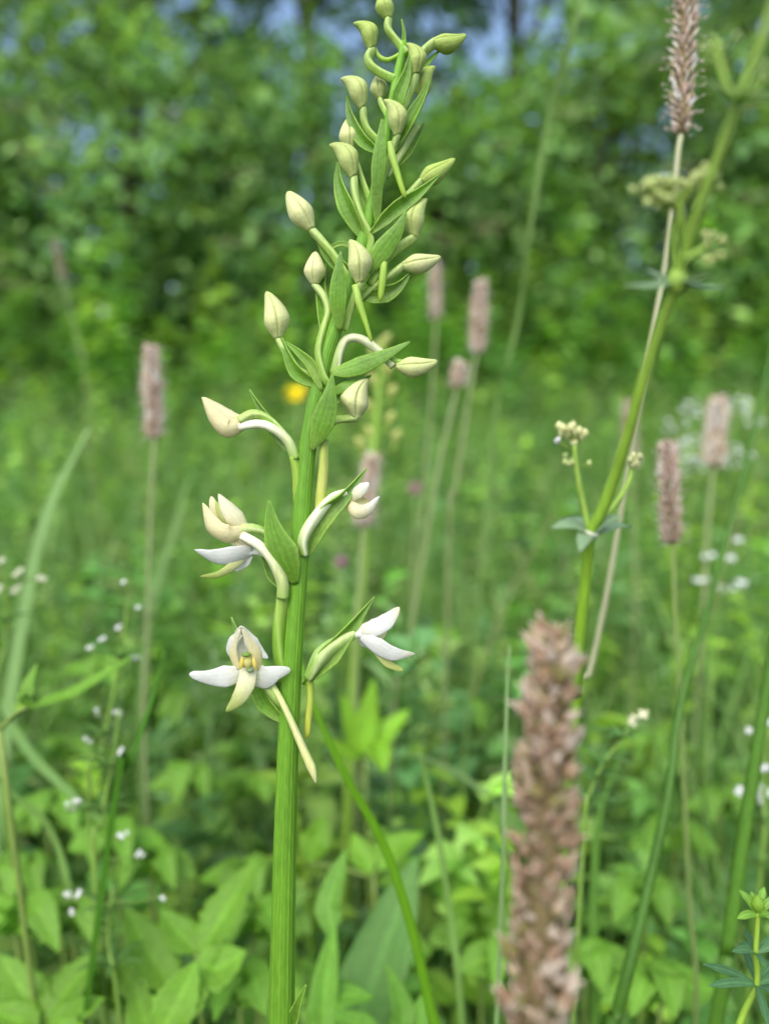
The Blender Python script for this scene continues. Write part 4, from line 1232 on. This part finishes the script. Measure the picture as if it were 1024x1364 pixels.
blade('light green upright blade close behind the large spike', [(666, 1250), (669, 1120), (673, 1000), (676, 900), (679, 860)], 6, .12, lin(150, 182, 120), prof=(1, 1, 1, .9, .8, .3))
blade('green grass blade hidden half behind the large spike', [(792, 1364), (790, 1200), (800, 1080), (830, 1000)], 12, .3, lin(104, 150, 60))

# ------------------------------------------------------------------ broad leaved herbs
def herb(label, leaves, d, colr, name='broad_herb', serr=0.0, base_px=None, stem=True, cat='wild plant', thick=.0003, fold=.18):
    """leaves: (base_px, mid_px, tip_px, width_px, depth offset base, depth offset tip)"""
    s = d / F
    bx, by = base_px
    b0 = Q(bx, by, d)
    base = to_ground(b0, 0, .01)
    root = thing(name, base, label, cat)
    m = MB(); m.tube([base, (base + b0) / 2 + RIGHT * .002, b0], [.0012, .0011, .0009], lin(128, 150, 74), n=10, m=7); m.build('stem', M_STEM, root, origin=base)
    for (p0, p1, p2, w, z0, z1) in leaves:
        a, b, c = Q(*p0, d + z0), Q(*p1, d + (z0 + z1) / 2), Q(*p2, d + z1)
        if np.linalg.norm(a - b0) > .003:
            m = MB(); m.tube([b0, (b0 + a) / 2 + UP * .001, a], [.0008, .0006, .0006], lin(126, 150, 74), n=8, m=6); m.build('petiole', M_STEM, root, origin=base)
        m = MB()
        cc = colr * random.uniform(.88, 1.14)
        ns = 6
        m.leaf([a, a * .5 + b * .5 + UP * w * s * .04, b, c], [w * s * q for q in (.12, .75, 1, .92, .62, .05)], [cc * 1.05, cc, cc, cc * 1.05], n=43 if serr else 20, m=9, roll=random.uniform(-.25, .25),
               cup=.05, fold=fold, serr=serr, nser=ns, rib=cc * 1.2, wave=.06, veins=.05, face=-FWD * .5 + UP * .75)
        m.build('leaf', M_LEAF, root, origin=base, thick=thick)
    return root


BRIGHT = lin(116, 164, 48)
MIDG = lin(104, 158, 44)
herb('bright green herb with coarsely toothed leaflets left of the orchid stem', [((268, 1272), (300, 1215), (344, 1143), 58, .0, .012), ((262, 1270), (240, 1245), (212, 1212), 48, .004, .012),
     ((228, 1322), (200, 1270), (165, 1208), 66, -.002, .01), ((262, 1290), (290, 1290), (328, 1268), 62, -.008, -.006), ((215, 1380), (240, 1330), (262, 1280), 58, -.02, -.012),
     ((258, 1300), (248, 1340), (215, 1378), 56, -.01, -.02), ((205, 1400), (190, 1350), (178, 1305), 50, -.01, -.004)], .26, BRIGHT, serr=.2, base_px=(262, 1285))
herb('yellow green toothed herb crowding the bottom corner beside the small blossoms', [((60, 1364), (30, 1320), (0, 1272), 60, 0, .012), ((62, 1360), (90, 1320), (132, 1268), 62, 0, .01), ((55, 1370), (55, 1335), (40, 1290), 56, .004, .014),
     ((60, 1372), (100, 1352), (140, 1330), 44, -.004, -.004), ((50, 1375), (20, 1360), (-25, 1340), 54, -.004, 0), ((70, 1380), (95, 1385), (120, 1372), 50, -.01, -.012), ((50, 1385), (30, 1395), (0, 1385), 50, -.012, -.014)],
     .25, BRIGHT * .95, serr=.22, base_px=(60, 1372))
herb('pale lance-shaped leaves standing upright right of the orchid stem base', [((430, 1400), (432, 1320), (446, 1225), 40, -.004, .004), ((440, 1250), (440, 1200), (462, 1130), 40, .006, .016)], .25, lin(120, 170, 66), base_px=(432, 1400), fold=.3)
herb('large smooth grey green leaf slanting behind the bright blade', [((462, 1410), (510, 1270), (556, 1140), 92, -.005, .022)], .27, lin(104, 150, 72), base_px=(462, 1412), fold=.12)
herb('rounded green leaves curling at the foot of the slanting large leaf', [((415, 1420), (450, 1330), (498, 1330), 58, 0, .002), ((540, 1400), (535, 1340), (515, 1285), 34, 0, .008), ((555, 1410), (558, 1360), (566, 1318), 30, 0, .006), ((500, 1420), (480, 1370), (440, 1350), 40, -.01, -.012)], .25, lin(116, 168, 60), base_px=(480, 1425))
herb('blurred yellow green leafy shoot behind the right-hand open flower', [((480, 1005), (470, 970), (455, 925), 30, 0, .004), ((485, 1005), (490, 960), (498, 905), 34, 0, .004), ((492, 1008), (515, 975), (545, 945), 34, 0, .004), ((490, 1012), (505, 1000), (512, 1030), 36, -.01, -.02), ((480, 1010), (455, 1000), (430, 985), 30, 0, 0)],
     .36, lin(130, 178, 44), base_px=(486, 1010))
herb('yellow green leaf pair hidden behind the bright blade', [((505, 1160), (525, 1130), (565, 1110), 40, 0, .01), ((495, 1165), (480, 1135), (470, 1110), 34, 0, .01), ((410, 1150), (425, 1110), (430, 1085), 42, 0, .004)], .32, lin(122, 172, 48), base_px=(498, 1170))
herb('leaf branch with one long serrated leaf reaching up beside the tiny blossoms', [((38, 945), (100, 922), (176, 876), 26, 0, .012), ((36, 942), (38, 912), (50, 884), 18, 0, .006), ((36, 942), (30, 925), (40, 918), 14, -.002, -.004)], .235, lin(118, 164, 56), base_px=(0, 972), serr=.12)
# scattered broad herbs between, each a plant of its own
HG = 'leafy herbs scattered through the meadow'
for i, (x, y, d) in enumerate([(330, 1180, .33), (150, 1130, .34), (60, 1090, .36), (860, 1210, .34), (900, 1130, .4), (680, 1290, .3), (560, 1180, .36), (960, 1080, .42), (700, 1100, .42), (880, 1330, .28), (780, 1300, .3),
                              (640, 1180, .36), (30, 1180, .32), (90, 1010, .45), (250, 1050, .42), (330, 1060, .44), (860, 1000, .5), (620, 960, .55), (700, 880, .6), (130, 900, .55), (250, 950, .5), (40, 700, .8), (320, 820, .7), (590, 860, .6), (940, 900, .55), (95, 1235, .3), (200, 1165, .34), (335, 1240, .31), (318, 1330, .28), (140, 1330, .27), (20, 1240, .29), (640, 1250, .33)]):
    lv = []
    for k in range(6):
        a = k * 1.05 + random.uniform(-.3, .3)
        L = random.uniform(48, 72) * .36 / d
        lv.append(((x, y), (x + math.cos(a) * L * .55, y - 8 - abs(math.sin(a)) * L * .3), (x + math.cos(a) * L, y - math.sin(a) * L * .45), random.uniform(30, 44) * .36 / d, 0, math.sin(a) * .02))
    r = herb('low bright green broad-leaved herb growing in the meadow, out of focus', lv, d, lin(118, 166, 54) * random.uniform(.85, 1.2), base_px=(x, y), serr=.16)
    r['group'] = HG

# ------------------------------------------------------------------ small coloured flowers in the meadow
def meadow_flower(name, label, px, d, size, kind, colr):
    c = Q(*px, d)
    base = to_ground(c, -.01, .01)
    root = thing(name, base, label, 'flower')
    m = MB(); m.tube([base, (base + c) / 2 + RIGHT * .005, c - UP * .002], [.0014, .0012, .001], lin(126, 160, 80), n=12, m=7); m.build('stem', M_STEM, root, origin=base)
    if kind == 'ray':
        for k in range(26):
            a = k * 2.39996
            R = size * (0.55 + .45 * ((k * 7) % 10) / 10)
            dr = np.array([math.cos(a), math.sin(a) * .8, .14 + math.sin(a) * .55])
            b = MB(); b.leaf([c, c + dr * R * .5, c + dr * R], [size * .12, size * .2, size * .14], [colr * .9, colr, colr], n=5, m=3, face=(0, 0, 1), cup=.2); b.build('petal', M_BLOOM, root, origin=base)
        b = MB(); b.blob(c + UP * .001, (0, 0, 1), size * .25, size * .5, lin(252, 220, 30)); b.build('flower_centre', M_BLOOM, root, origin=base)
    else:
        b = MB()
        for k in range(60):
            v = norm(rng.normal(size=3) + np.array([0, 0, .3]))
            b.tube([c, c + v * size * .6, c + v * size], [size * .05, size * .12, size * .05], colr * random.uniform(.8, 1.2), n=3, m=4)
        b.build('flower_head', M_BLOOM, root, origin=base)


meadow_flower('yellow_flower', 'bright yellow rayed flower behind the orchid stem', (395, 526), .6, .014, 'ray', lin(255, 236, 40))
meadow_flower('clover_flower', 'small magenta clover head near the pink timothy spike', (455, 750), .5, .0045, 'ball', lin(196, 140, 168))
meadow_flower('clover_flower', 'faint pink clover head among the blurred grass stalks', (553, 651), .6, .006, 'ball', lin(196, 154, 158))
